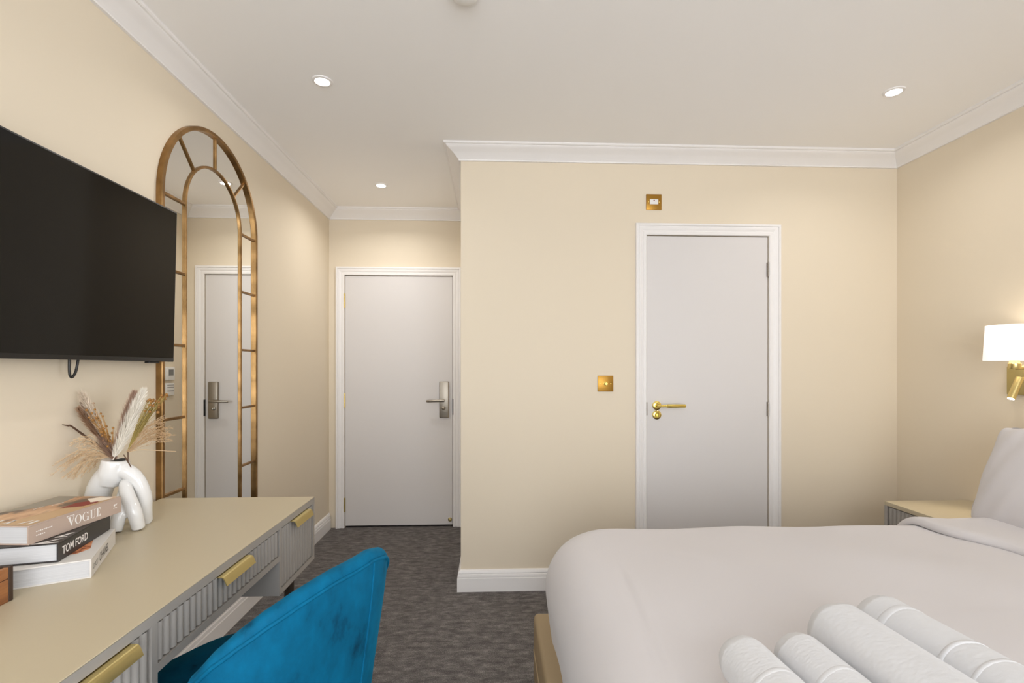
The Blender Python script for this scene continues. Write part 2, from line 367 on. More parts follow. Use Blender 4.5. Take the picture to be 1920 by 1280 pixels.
# ------------------------------------------------------------------ ceiling lamps (each carries its own light)
def downlight(x, y, label, k=1.0):
    t = thing('recessed_ceiling_lamp', label, 'ceiling lamp', (x, y, ZC), 0, 'recessed ceiling lamps')
    MB().lathe([(0.031, -0.0005), (0.031, -0.006), (0.036, -0.006), (0.042, -0.004), (0.0435, 0.0), (0.031, 0.0)], (0, 0, 0), (0, 0, 1), 40, False).build('trim_ring', M['white_gloss'], t, smooth=40, local=True)
    MB().lathe([(0.031, -0.0025), (0.026, -0.0035), (0.012, -0.0042), (0.0001, -0.0044)], (0, 0, 0), (0, 0, 1), 40, False).build('lens', M['lamp_lens'], t, smooth=60, local=True)
    L = bpy.data.lights.new('lamp_light', 'AREA'); L.shape = 'DISK'; L.size = 0.05; L.energy = LAMP_W * k; L.color = LAMP_COL; L.spread = math.radians(150)
    lo = bpy.data.objects.new('lamp_light', L); C.objects.link(lo); lo.parent = t; lo.location = (0, 0, -0.008)
    return t
downlight(-0.730, 2.190, 'round recessed ceiling lamp nearest the arched mirror')
downlight(-0.747, 3.420, 'small round recessed ceiling lamp in the lobby before the entrance door', 2.0)
downlight(1.807, 2.166, 'round recessed ceiling lamp above the bedside cabinet')
downlight(-0.730, 0.350, 'round recessed ceiling lamp above the near end of the desk')
downlight(1.807, 0.350, 'round recessed ceiling lamp above the near side of the bed')
t = thing('smoke_detector', 'white round smoke detector on the ceiling at the top edge', 'smoke detector', (-0.087, 1.642, ZC))
MB().lathe([(0.052, 0), (0.052, -0.010), (0.047, -0.014)], (0, 0, 0), (0, 0, 1), 40).build('base', M['white_plastic'], t, smooth=40, local=True)
MB().lathe([(0.044, -0.014), (0.042, -0.026), (0.030, -0.034), (0.001, -0.036)], (0, 0, 0), (0, 0, 1), 40).build('cover', M['white_plastic'], t, smooth=40, local=True)

# ------------------------------------------------------------------ switches
def plate(nm, label, x, z, half=0.045):
    t = thing(nm, label, 'switch', (x, YP, z))
    MB().box(x - half, x + half, YP - 0.006, YP, z - half, z + half, 0.0025, 2).build('face_plate', M['plate_brass'], t, smooth=30)
    for dx in (-0.031, 0.031):
        MB().lathe([(0.0035, 0), (0.003, 0.0015), (0.001, 0.002)], (x + dx, YP - 0.006, z), (0, -1, 0), 12).build('screw', M['polished_brass'], t)
    return t
t = plate('dimmer_switch', 'square brass dimmer switch plate left of the bathroom door handle', 0.651, 1.166)
MB().lathe([(0.0115, 0), (0.0115, 0.002), (0.0085, 0.003), (0.009, 0.018), (0.0075, 0.020)], (0.651, YP - 0.006, 1.166), (0, -1, 0), 24).build('knob', M['polished_brass'], t, smooth=40)
t = plate('fused_switch', 'square brass switch plate with white insert above the bathroom door', 0.930, 2.204)
s_ = MB().box(0.906, 0.954, YP - 0.009, YP - 0.006, 2.190, 2.219, 0.001).build('insert', M['white_plastic'], t)
MB().box(0.926, 0.934, YP - 0.0096, YP - 0.009, 2.210, 2.214).build('mark', M['print_red'], s_)
# lobby side wall, visible only in the mirror
t = thing('thermostat', 'white wall thermostat with grey display reflected in the mirror', 'thermostat', (XC, 3.745, 1.215))
MB().box(XC - 0.018, XC, 3.70, 3.79, 1.165, 1.262, 0.004).build('body', M['white_plastic'], t, smooth=30)
MB().box(XC - 0.0195, XC - 0.018, 3.718, 3.772, 1.200, 1.245).build('display', M['grey_display'], t)
t = thing('card_switch', 'white key card holder below the thermostat reflected in the mirror', 'switch', (XC, 3.745, 1.10))
MB().box(XC - 0.015, XC, 3.70, 3.79, 1.055, 1.145, 0.003).build('body', M['white_plastic'], t, smooth=30)
for z in (1.128, 1.112, 1.085): MB().box(XC - 0.0157, XC - 0.015, 3.706, 3.784, z, z + 0.005).build('slot', M['grey_mark'], t)

# ------------------------------------------------------------------ television
TVX, TVZ0, TVZ1, TVY0, TVY1 = -1.2, 1.278, 1.846, 0.985, 1.950
tilt = math.radians(-1.3)
tv = thing('television', 'large flat black television mounted on the cream wall', 'television', (TVX, (TVY0 + TVY1) / 2, (TVZ0 + TVZ1) / 2), rot=(0, -tilt, 0))
hw, hh = (TVY1 - TVY0) / 2, (TVZ1 - TVZ0) / 2
MB().box(-0.030, 0.0, -hw, hw, -hh, hh, 0.003).build('casing', M['black_plastic'], tv, smooth=30, local=True)
MB().box(0.0, 0.0012, -hw + 0.006, hw - 0.006, -hh + 0.014, hh - 0.006).build('screen', M['tv_screen'], tv, local=True)
MB().box(-0.062, -0.030, -0.16, 0.16, -0.13, 0.13, 0.004).build('wall_bracket', M['black_metal'], tv, local=True)
MB().box(-0.022, -0.004, hw - 0.13, hw - 0.075, -hh - 0.007, -hh, 0.002).build('sensor', M['black_plastic'], tv, local=True)
b = MB(); b.tube(catmull([(-1.225, 1.502, 1.30), (-1.226, 1.503, 1.245), (-1.226, 1.508, 1.229), (-1.226, 1.516, 1.230), (-1.225, 1.526, 1.25), (-1.224, 1.535, 1.30)], 6), 0.0035, 8)
o = b.build('television_cable', M['black_plastic'], smooth=60); tag(o, 'short loop of black cable hanging below the television', 'cable')

# ------------------------------------------------------------------ arched mirror
MY, MZS, RO, RI, MB0 = 2.336, 1.930, 0.389, 0.226, 0.165
mr = thing('arched_mirror', 'tall arched gold framed window-pane mirror on the left wall', 'mirror', (XL, MY, MB0))
def arch_path(r, z0, n=40):
    return [(MY - r, z0)] + [(MY - r * math.cos(math.pi * k / n), MZS + r * math.sin(math.pi * k / n)) for k in range(n + 1)] + [(MY + r, z0)]
def strip(b, pa, w_in, w_out, x0, x1):
    """rectangular bar following a path in the wall plane"""
    rings = []; n = len(pa)
    for i, (y, z) in enumerate(pa):
        q0 = Vector(pa[max(i - 1, 0)]); q1 = Vector(pa[min(i + 1, n - 1)]); d = (q1 - q0).normalized(); nn = Vector((-d.y, d.x)); pp = Vector((y, z))
        a, c = pp + nn * w_out, pp - nn * w_in
        rings.append([(x0, *a), (x1 - 0.003, *a), (x1, *(a - nn * 0.003)), (x1, *(c + nn * 0.003)), (x1 - 0.003, *c), (x0, *c)])
    b.loft(rings)
b = MB(); strip(b, arch_path(RO - 0.009, MB0), 0.009, 0.009, XL + 0.0005, XL + 0.024); b.box(XL + 0.0005, XL + 0.024, MY - RO, MY + RO, MB0 - 0.018, MB0)
b.build('outer_frame', M['antique_gold'], mr, smooth=30)
b = MB(); strip(b, arch_path(RI, MB0), 0.0055, 0.0055, XL + 0.009, XL + 0.018); b.build('inner_frame', M['antique_gold'], mr, smooth=30)
rows = [1.930, 1.640, 1.346, 1.054, 0.760, 0.466]
for sgn in (-1, 1):
    for z in rows:
        y0, y1 = sorted((MY + sgn * (RI + 0.005), MY + sgn * (RO - 0.017)))
        MB().box(XL + 0.009, XL + 0.0165, y0, y1, z - 0.0055, z + 0.0055, 0.0015).build('glazing_bar', M['antique_gold'], mr)
for a in (45, 90, 135):
    ca, sa = math.cos(math.radians(a)), math.sin(math.radians(a))
    strip_pts = [(MY - (RI + 0.005) * ca, MZS + (RI + 0.005) * sa), (MY - (RO - 0.017) * ca, MZS + (RO - 0.017) * sa)]
    b = MB(); strip(b, strip_pts, 0.0055, 0.0055, XL + 0.009, XL + 0.0165); b.build('glazing_bar', M['antique_gold'], mr)
gx0, gx1 = XL + 0.003, XL + 0.009
b = MB(); b.prism([(gx0, y, z) for y, z in arch_path(RI - 0.001, MB0, 32)], (gx1 - gx0, 0, 0)); o = b.build('pane', M['mirror_glass'], mr); o['label'] = 'large central mirror pane'
zz = [MB0] + rows[::-1]
for sgn in (-1, 1):
    for z0, z1 in zip(zz, zz[1:]):
        y0, y1 = sorted((MY + sgn * RI, MY + sgn * (RO - 0.014)))
        MB().box(gx0, gx1, y0, y1, z0 + 0.0005, z1 - 0.0005).build('pane', M['mirror_glass'], mr)
for k in range(4):
    a0, a1 = math.radians(45 * k + 0.1), math.radians(45 * k + 44.9); nn = 10
    outer = [(gx0, MY - (RO - 0.014) * math.cos(a0 + (a1 - a0) * j / nn), MZS + (RO - 0.014) * math.sin(a0 + (a1 - a0) * j / nn)) for j in range(nn + 1)]
    inner = [(gx0, MY - RI * math.cos(a0 + (a1 - a0) * j / nn), MZS + RI * math.sin(a0 + (a1 - a0) * j / nn)) for j in range(nn + 1)]
    MB().prism(outer + inner[::-1], (gx1 - gx0, 0, 0)).build('pane', M['mirror_glass'], mr)

# ------------------------------------------------------------------ desk
DX, DB, DY0, DY1, DZ = -0.680, XL + 0.022, 0.735, 1.950, 0.760
D1, D0 = 1.632, 1.047                    # inner faces of the two drawer boxes
dk = thing('writing_desk', 'long greige writing desk with fluted drawers against the left wall', 'desk', ((DX + DB) / 2, (DY0 + DY1) / 2, 0))
MB().box(DB, DX, DY0, DY1, DZ - 0.003, DZ, 0.0008, 1).build('desk_top', M['greige_warm_lit'], dk)
MB().box(DB, DX, DY0, DY1, DZ - 0.024, DZ - 0.003).build('top_edge_shaded', M['greige_shaded'], dk)  # lower part of the top, split off to take the shaded tone
def carcass(y0, y1, zb):
    b = MB(); q = 0.018
    b.box(DB, DX, y0, y0 + q, zb, DZ - 0.024); b.box(DB, DX, y1 - q, y1, zb, DZ - 0.024); b.box(DB, DX, y0 + q, y1 - q, zb, zb + q)
    b.box(DB, DB + 0.012, y0 + q, y1 - q, zb + q, DZ - 0.024); b.box(DB + 0.012, DX - 0.02, y0 + q, y1 - q, DZ - 0.034, DZ - 0.0245)
    return b
carcass(D1, DY1, 0.522).build('drawer_box', M['greige_shaded'], dk)
carcass(DY0, D0, 0.522).build('drawer_box', M['greige_shaded'], dk)
MB().box(DX - 0.42, DX, D0, D1, 0.633, 0.651).build('drawer_rail', M['greige_shaded'], dk)
MB().box(DX - 0.42, DX - 0.405, D0, D1, 0.651, DZ - 0.0245).build('drawer_back', M['greige_shaded'], dk)
def fluted(y0, y1, z0, z1):
    pitch = 0.0232; n = max(1, round((y1 - y0) / pitch)); pit = (y1 - y0) / n; pts = []
    for k in range(n):
        for j in range(8):
            t = j / 8; pts.append((DX - 0.0085 + 0.0075 * math.sin(math.pi * t) ** 0.75, y0 + pit * (k + t)))
    pts.append((DX - 0.0085, y1)); pts += [(DX - 0.022, y1), (DX - 0.022, y0)]
    return MB().loft([[(x, y, z0) for x, y in pts], [(x, y, z1) for x, y in pts]])
def drawer(y0, y1, z0, z1, hc):
    d = fluted(y0 + 0.003, y1 - 0.003, z0 + 0.003, z1 - 0.004).build('drawer', M['greige_shaded'], dk, smooth=50)
    zt = z1 - 0.0035; x = DX - 0.008
    pr = [(x - 0.012, zt + 0.001), (x + 0.019, zt + 0.001), (x + 0.023, zt - 0.001), (x + 0.026, zt - 0.005), (x + 0.032, zt - 0.0205), (x + 0.030, zt - 0.021), (x + 0.0235, zt - 0.0055), (x + 0.021, zt - 0.0025), (x + 0.018, zt - 0.0012), (x - 0.012, zt - 0.0012)]
    b = MB(); b.loft([[(a, hc - 0.076, c_) for a, c_ in pr], [(a, hc + 0.076, c_) for a, c_ in pr]]); b.build('handle', M['satin_brass'], d, smooth=40)
drawer(D1 + 0.018, DY1 - 0.018, 0.540, DZ - 0.024, 1.800)
drawer(D0, D1, 0.651, DZ - 0.024, 1.345)
drawer(DY0 + 0.018, D0 - 0.018, 0.540, DZ - 0.024, 0.895)
for x in (DX - 0.06, DB + 0.06):
    for y in (DY0 + 0.09, DY1 - 0.09):
        MB().tube([(x, y, 0.522), (x, y, 0.505), (x, y, 0.0)], [0.020, 0.018, 0.010], 16).build('leg', M['dark_wood_leg'], dk, smooth=40)

# ------------------------------------------------------------------ books on the desk
def text_mesh(txt, size, offset=0.0, shear=0.0, spacing=1.0, sx=1.0):
    cu = bpy.data.curves.new('t', 'FONT'); cu.body = txt; cu.size = size; cu.offset = offset; cu.shear = shear; cu.space_character = spacing; cu.resolution_u = 4
    ob = bpy.data.objects.new('t', cu); C.objects.link(ob)
    dg = bpy.context.evaluated_depsgraph_get(); dg.update(); ev = ob.evaluated_get(dg); me = ev.to_mesh()
    b = bmesh.new(); b.from_mesh(me); ev.to_mesh_clear(); bpy.data.objects.remove(ob); bpy.data.curves.remove(cu)
    xs = [v.co.x for v in b.verts]; ys = [v.co.y for v in b.verts]; x0, x1, y0, y1 = min(xs), max(xs), min(ys), max(ys)
    for v in b.verts: v.co.x = (v.co.x - x0) / (x1 - x0); v.co.y = (v.co.y - y0) / (y1 - y0)
    return b            # normalised to the unit square
def place_text(b, name, m_, parent, o_, ux, uy):
    """unit-square lettering mapped on origin + u*ux + v*uy in the parent's space, lifted a hair"""
    o_, ux, uy = Vector(o_), Vector(ux), Vector(uy); nrm = ux.cross(uy).normalized() * 0.0003
    for v in b.verts: v.co = o_ + ux * v.co.x + uy * v.co.y + nrm
    mb = MB(); mb.bm.free(); mb.bm = b; return mb.build(name, m_, parent, local=True)
def poly_text(polys):
    """flat letters from polygon strips in 2-D: each entry a list of (outer, inner) point pairs or a plain polygon"""
    b = bmesh.new()
    for P_ in polys: b.faces.new([b.verts.new((x, y, 0)) for x, y in P_])
    return b
def didone_vogue():
    P = []
    def quad(*q): P.append(list(q))
    # V (0..0.22)
    quad((0.0, 0.97), (0.10, 0.97), (0.10, 1.0), (0.0, 1.0)); quad((0.018, 0.97), (0.082, 0.97), (0.145, 0.10), (0.115, 0.0))
    quad((0.145, 0.97), (0.215, 0.97), (0.215, 1.0), (0.145, 1.0)); quad((0.178, 0.97), (0.190, 0.97), (0.125, 0.0), (0.115, 0.0))
    def ring(cx, rx, ry, th, a0=0, a1=360, n=28):
        for k in range(n):
            t0, t1 = [math.radians(a0 + (a1 - a0) * (k + q) / n) for q in (0, 1)]
            f = lambda t, o: (cx + (rx - (0 if o else th)) * math.cos(t), 0.5 + (ry - (0 if o else 0.025)) * math.sin(t))
            quad(f(t0, 1), f(t1, 1), f(t1, 0), f(t0, 0))
    ring(0.315, 0.098, 0.5, 0.042)
    ring(0.535, 0.098, 0.5, 0.042, 38, 330)
    quad((0.585, 0.0), (0.628, 0.0), (0.628, 0.42), (0.585, 0.42)); quad((0.560, 0.40), (0.650, 0.40), (0.650, 0.43), (0.560, 0.43)); quad((0.602, 0.72), (0.616, 0.72), (0.616, 0.98), (0.602, 0.9))
    # U
    quad((0.665, 0.97), (0.755, 0.97), (0.755, 1.0), (0.665, 1.0)); quad((0.690, 0.25), (0.732, 0.25), (0.732, 0.97), (0.690, 0.97))
    quad((0.785, 0.97), (0.850, 0.97), (0.850, 1.0), (0.785, 1.0)); quad((0.812, 0.25), (0.822, 0.25), (0.822, 0.97), (0.812, 0.97))
    n = 12
    for k in range(n):
        t0, t1 = [math.pi + math.pi * (k + q) / n for q in (0, 1)]
        th = lambda t: 0.042 * (1 - (t - math.pi) / math.pi) + 0.010 * (t - math.pi) / math.pi
        quad((0.756 + 0.066 * math.cos(t0), 0.25 + 0.25 * math.sin(t0)), (0.756 + 0.066 * math.cos(t1), 0.25 + 0.25 * math.sin(t1)),
             (0.756 + (0.066 - th(t1)) * math.cos(t1), 0.25 + 0.215 * math.sin(t1)), (0.756 + (0.066 - th(t0)) * math.cos(t0), 0.25 + 0.215 * math.sin(t0)))
    # E
    quad((0.890, 0.0), (0.932, 0.0), (0.932, 1.0), (0.890, 1.0)); quad((0.865, 0.97), (0.89, 0.97), (0.89, 1.0), (0.865, 1.0)); quad((0.865, 0.0), (0.89, 0.0), (0.89, 0.03), (0.865, 0.03))
    quad((0.932, 0.97), (0.995, 0.97), (0.995, 1.0), (0.932, 1.0)); quad((0.932, 0.0), (1.0, 0.0), (1.0, 0.03), (0.932, 0.03)); quad((0.932, 0.49), (0.965, 0.49), (0.965, 0.52), (0.932, 0.52))
    quad((0.985, 0.75), (0.995, 0.75), (0.995, 0.97), (0.960, 0.97)); quad((0.990, 0.28), (1.0, 0.28), (1.0, 0.03), (0.960, 0.03)); quad((0.955, 0.40), (0.965, 0.40), (0.965, 0.61), (0.955, 0.61))
    return poly_text(P)
def book(nm, label, loc, rz, L, W, TH, cover, board=0.003):
    """local frame: spine on the plane x=0 facing +x, length along +y, thickness along +z"""
    t = thing(nm, label, 'book', loc, rz, 'books stacked on the desk')
    b = MB(); b.box(-W, 0, 0, L, 0, board, 0.0006, 1); b.box(-W, 0, 0, L, TH - board, TH, 0.0006, 1); b.box(-board, 0, 0, L, board, TH - board)
    b.build('cover', cover, t, local=True)
    MB().box(-W + 0.006, -board - 0.0005, 0.004, L - 0.004, board, TH - board).build('page_block', M['pages'], t, local=True)
    return t
TH = 0.044
bw = book('stacked_book', 'white covered book with black handwritten spine title at the bottom of the stack', (-0.942, 1.216, DZ), math.radians(26.2), 0.258, 0.205, TH, M['book_white'])
bb_ = book('stacked_book', 'black covered book with bold white spine title in the middle of the stack', (-1.0035, 1.1995, DZ + TH + 0.0004), math.radians(14.0), 0.245, 0.19, TH, M['book_black'])
bt = book('stacked_book', 'taupe covered book with large white serif spine title on top of the stack', (-1.057, 1.185, DZ + 2 * TH + 0.0008), math.radians(-3.2), 0.266, 0.178, TH, M['book_taupe'])
def spine_text(b, par, y0, y1, z0, z1, m_, name='spine_title'): return place_text(b, name, m_, par, (0, y0, z0), (0, y1 - y0, 0), (0, 0, z1 - z0))
spine_text(didone_vogue(), bt, 0.098, 0.196, 0.0105, 0.0335, M['print_white'])
spine_text(text_mesh('TOM FORD', 1, 0.018, 0, 0.95), bb_, 0.016, 0.128, 0.0115, 0.031, M['print_white'])
spine_text(text_mesh('CHANEL', 1, 0.002, 0.25, 1.0), bw, 0.078, 0.172, 0.012, 0.0325, M['print_black'])
spine_text(text_mesh('COCO', 1, -0.004, 0.2, 1.0), bw, 0.018, 0.062, 0.014, 0.0265, M['print_black'], 'spine_author')
# small imprint lines and emblem on the taupe spine
b = bmesh.new()
for y_, z, k in ((0.018, 0.0245, 9), (0.018, 0.0155, 5), (0.096, 0.0350, 5)):
    for j in range(k):
        y = y_ + j * 0.0046; q = [b.verts.new((0.0003, yy, zz_)) for yy, zz_ in ((y, z), (y + 0.0032, z), (y + 0.0032, z + 0.0026), (y, z + 0.0026))]; b.faces.new(q)
mb = MB(); mb.bm.free(); mb.bm = b; mb.build('spine_imprint', M['print_white'], bt, local=True)['kind'] = 'stuff'
b = bmesh.new()
for pts in (((0.240, 0.020), (0.247, 0.026), (0.244, 0.0285), (0.239, 0.026)), ((0.247, 0.026), (0.252, 0.0305), (0.249, 0.024), (0.246, 0.022)), ((0.238, 0.0165), (0.251, 0.0165), (0.250, 0.0182), (0.239, 0.0182))):
    b.faces.new([b.verts.new((0.0003, y, z)) for y, z in pts])
mb = MB(); mb.bm.free(); mb.bm = b; mb.build('spine_emblem', M['print_white'], bt, local=True)
def flat(par, name, m_, pts, z):
    """printed patch lying on a cover"""
    b = bmesh.new(); b.faces.new([b.verts.new((x, y, z)) for x, y in pts]); mb = MB(); mb.bm.free(); mb.bm = b
    o = mb.build(name, m_, par, local=True); return o
zt = TH + 0.0003
flat(bt, 'cover_ground', M['print_tan'], [(-0.176, 0.002), (-0.002, 0.002), (-0.002, 0.264), (-0.176, 0.264)], zt)
flat(bt, 'cover_picture', M['cover_print'], [(-0.172, 0.05), (-0.075, 0.03), (-0.07, 0.07), (-0.055, 0.12), (-0.05, 0.16), (-0.03, 0.19), (-0.012, 0.262), (-0.172, 0.262)], zt + 0.0002)
flat(bt, 'cover_panel', M['print_grey'], [(-0.174, 0.10), (-0.125, 0.14), (-0.105, 0.2), (-0.12, 0.262), (-0.174, 0.262)], zt + 0.0004)
flat(bt, 'cover_shape', M['print_red'], [(-0.06, 0.145), (-0.018, 0.165), (-0.012, 0.205), (-0.035, 0.222), (-0.065, 0.195)], zt + 0.0004)
flat(bt, 'cover_shape', M['pampas_cream'], [(-0.03, 0.2), (-0.008, 0.225), (-0.010, 0.25), (-0.05, 0.252), (-0.07, 0.235)], zt + 0.0006)
for x, y, k in ((-0.10, 0.165, 7), (-0.115, 0.13, 6)):
    for q in range(k): flat(bt, 'cover_stroke', M['print_white'], [(x, y + q * 0.005), (x - 0.005, y + q * 0.005 + 0.001), (x - 0.005, y + q * 0.005 + 0.0035), (x, y + q * 0.005 + 0.003)], zt + 0.0006)
for pts in (((-0.010, 0.012), (-0.018, 0.012), (-0.020, 0.040), (-0.012, 0.040)), ((-0.036, 0.012), (-0.042, 0.013), (-0.034, 0.030), (-0.030, 0.044), (-0.027, 0.044), (-0.028, 0.028)),
            ((-0.062, 0.012), (-0.070, 0.012), (-0.076, 0.042), (-0.070, 0.042)), ((-0.076, 0.012), (-0.079, 0.012), (-0.070, 0.042), (-0.067, 0.042)), ((-0.094, 0.012), (-0.101, 0.012), (-0.104, 0.042), (-0.097, 0.042))):
    flat(bt, 'cover_letter', M['print_white'], pts, zt + 0.0006)
for pts in (((-0.004, 0.004), (-0.066, 0.004), (-0.068, 0.011), (-0.004, 0.011)), ((-0.006, 0.036), (-0.014, 0.036), (-0.046, 0.012), (-0.034, 0.012)), ((-0.006, 0.046), (-0.030, 0.046), (-0.030, 0.052), (-0.006, 0.052)), ((-0.004, 0.080), (-0.012, 0.080), (-0.030, 0.050), (-0.020, 0.050))):
    flat(bb_, 'cover_letter', M['print_white'], pts, zt)
flat(bw, 'cover_picture', M['print_orange'], [(-0.02, 0.090), (-0.040, 0.060), (-0.09, 0.06), (-0.15, 0.10), (-0.14, 0.2), (-0.06, 0.2), (-0.03, 0.165)], zt)

# ------------------------------------------------------------------ wooden box at the left edge of the desk
bx = thing('wooden_box', 'open dark-edged walnut box on the near end of the desk', 'box', (-1.10, 0.985, DZ), math.radians(4))
BL, BW, BH, q = 0.118, 0.088, 0.073, 0.009     # half length, half width, height, board
b = MB(); b.box(BW - q, BW, -BL, BL - 0.011, 0.0, BH * 0.66, 0.0008, 1); b.build('side_panel', M['walnut'], bx, local=True)
b = MB(); b.box(BW - q, BW, -BL, BL - 0.011, BH * 0.68, BH, 0.0008, 1); b.build('side_rim', M['walnut'], bx, local=True)
b = MB(); b.box(-BW, -BW + q, -BL, BL, 0, BH, 0.0008, 1); b.build('side_panel', M['walnut'], bx, local=True)
b = MB(); b.box(BW - q - 0.001, BW + 0.0006, BL - 0.011, BL, 0, BH, 0.0008, 1); b.box(-BW + q, BW - q, BL - q, BL, 0, BH, 0.0008, 1); b.build('end_panel', M['dark_walnut'], bx, local=True)
b = MB(); b.box(-BW + q, BW - q, -BL, -BL + q, 0, BH, 0.0008, 1); b.build('end_panel', M['dark_walnut'], bx, local=True)
b = MB(); b.box(-BW + q, BW - q, -BL + q, BL - q, 0, 0.008); b.box(BW - q, BW - 0.0015, -BL, BL - 0.011, BH * 0.62, BH * 0.72); b.build('bottom', M['dark_walnut'], bx, local=True)

# ------------------------------------------------------------------ knotted vase
VX, VY = -1.160, 1.600
MOUTHX = at(217, 862, VY).x
vs = thing('knot_vase', 'glossy white ceramic vase of interlocking loops on the desk', 'vase', (VX, VY, DZ))
def blob(name, chains, par, vox=0.003, it=9):
    b = MB()
    for pts, rs, fl in chains:
        cp = catmull(pts, 8); k = len(pts) - 1
        rr = [interp([(i / k, rs[i]) for i in range(k + 1)], j / (len(cp) - 1)) for j in range(len(cp))]
        b.tube(cp, rr, 20, True, fl)
    o = b.build(name, M['ceramic'], par, smooth=180)
    rm = o.modifiers.new('remesh', 'REMESH'); rm.mode = 'VOXEL'; rm.voxel_size = vox; rm.use_smooth_shade = True
    sm = o.modifiers.new('smooth', 'SMOOTH'); sm.iterations = it; sm.factor = 0.5
    return o
# main arch: left leg, shoulder, right leg; thick, mouth on the left shoulder
z0 = DZ
blob('vase_body', [
    ([(-1.205, 1.625, z0 + 0.004), at(184, 952, 1.615), at(187, 918, 1.605), at(206, 888, 1.60), at(232, 882, 1.60), at(256, 897, 1.605), at(270, 928, 1.615), at(271, 956, 1.625), (-1.102, 1.640, z0 + 0.004)],
     [0.028, 0.034, 0.035, 0.034, 0.025, 0.021, 0.021, 0.021, 0.019], None),
    ([at(203, 905, 1.602), at(210, 888, 1.60), at(215, 874, 1.60), at(217, 861, 1.60)], [0.033, 0.038, 0.038, 0.0365], None)], vs)
blob('vase_loop', [
    ([(-1.076, 1.570, z0 + 0.004), at(252, 960, 1.562), at(238, 924, 1.570), at(236, 905, 1.600), at(246, 915, 1.632), at(246, 950, 1.650), (-1.135, 1.655, z0 + 0.004)],
     [0.018, 0.020, 0.019, 0.016, 0.017, 0.018, 0.018], None),
    ([(-1.128, 1.545, z0 + 0.004), at(224, 965, 1.556), at(231, 930, 1.578), at(236, 908, 1.602)], [0.018, 0.019, 0.017, 0.015], None)], vs)
b = MB(); mz = at(217, 861.5, VY).z; b.lathe([(0.027, -0.004), (0.026, 0.0008), (0.0001, 0.0008)], (MOUTHX, VY, mz), (0, 0, 1), 28, False); b.build('mouth', M['gap_shade'], vs, smooth=40)  # dark disc painted as the shade inside the mouth

# dried stems in the vase, each its own thing; stems fanning left come forward of the wall
def fl(px, py, Y):
    p_ = at(px, py, Y)
    return p_ if p_.x > XL + 0.022 else at(px, py, Y * (XL + 0.022) / p_.x)
MOUTH = Vector((MOUTHX, VY, fl(217, 862, VY).z))
GR = 'dried stems in the vase'
def plume(nm, label, tip, mm, n, w_, L0, droop=0.0, base=None, core=0.0025, spread=0.5):
    t = thing(nm, label, 'dried flower', MOUTH, 0, GR); base = Vector(base) if base else MOUTH.copy(); tip = Vector(tip); ax = tip - base; ln = ax.length; d = ax.normalized()
    b = MB(); b.tube([base - Vector((0, 0, 0.03)), base, base + ax * 0.6], [0.0016, 0.0016, 0.0012], 6); b.build('stem', M['twig_brown'] if mm != 'pampas_white' else M['pampas_cream'], t)
    vs_, fs = [], []
    for i in range(n):
        u = L0 + (1 - L0) * random.random(); o_ = base + ax * u
        prof_ = math.sin(math.pi * min(1, 0.12 + 0.88 * (u - L0) / (1 - L0))) ** 0.6
        a = random.random() * 2 * math.pi; e1 = d.cross(Vector((0.3, 0.9, 0.2))).normalized(); e2 = d.cross(e1)
        rad = e1 * math.cos(a) + e2 * math.sin(a)
        hl = w_ * (0.7 + 0.6 * random.random()); dirv = (d * (1.0 - spread * 0.3) + rad * spread * (0.5 + random.random() * 0.6)).normalized()
        o_ = o_ + rad * w_ * 0.25 * random.random() * prof_
        e = o_ + dirv * hl * (0.4 + 0.6 * prof_) - Vector((0, 0, droop * hl)); sd = dirv.cross(Vector((random.random(), random.random(), random.random()))).normalized() * 0.0010
        k = len(vs_); vs_ += [o_ - sd, o_ + sd, e]; fs.append((k, k + 1, k + 2))
    me = bpy.data.meshes.new('plume'); inv = WM[t.name].inverted(); me.from_pydata([inv @ v for v in vs_], [], fs); me.materials.append(M[mm])
    o = bpy.data.objects.new('plume', me); C.objects.link(o); o.parent = t; o['kind'] = 'stuff'
    return t
Yv = VY
plume('pampas_plume', 'broad white feathery plume leaning right in the vase', fl(268, 734, Yv - 0.02), 'pampas_white', 2600, 0.036, 0.05, spread=0.40, base=fl(212, 862, Yv - 0.01))
plume('pampas_plume', 'taupe brown feathery plume standing left of the white plume', fl(251, 737, Yv - 0.01), 'pampas_taupe', 2600, 0.032, 0.08, spread=0.42, base=fl(212, 862, Yv))
plume('pampas_plume', 'pale cream feathery plume leaning left behind the seed heads', fl(153, 738, Yv + 0.03), 'pampas_cream', 1500, 0.034, 0.35, spread=0.45)
plume('bunny_tail', 'short brown plume tip leaning left in the vase', fl(149, 767, Yv), 'pampas_brown', 1300, 0.028, 0.45, spread=0.45)
plume('bunny_tail', 'dusky brown tuft at the mouth of the vase', fl(190, 820, Yv - 0.02), 'pampas_taupe', 1500, 0.030, 0.0, spread=0.6)
def twig(label, pts, rs):
    b = MB(); cp = catmull(pts, 8); k = len(pts) - 1
    b.tube(cp, [interp([(i / k, rs[i]) for i in range(k + 1)], j / (len(cp) - 1)) for j in range(len(cp))], 7)
    o = b.build('dried_twig', M['twig_brown'], smooth=60); tag(o, label, 'dried flower', GR); return o
twig('crooked brown twig reaching out to the left of the vase', [fl(210, 858, Yv), fl(190, 840, Yv), fl(160, 818, Yv), fl(134, 799, Yv - 0.01), fl(128, 798, Yv - 0.01), fl(117, 796, Yv - 0.01)], [0.003, 0.005, 0.0035, 0.0025, 0.0025, 0.001])
twig('straight brown twig pointing up and left from the vase', [fl(214, 860, Yv), fl(185, 808, Yv + 0.01), fl(150, 754, Yv + 0.02)], [0.003, 0.003, 0.0022])
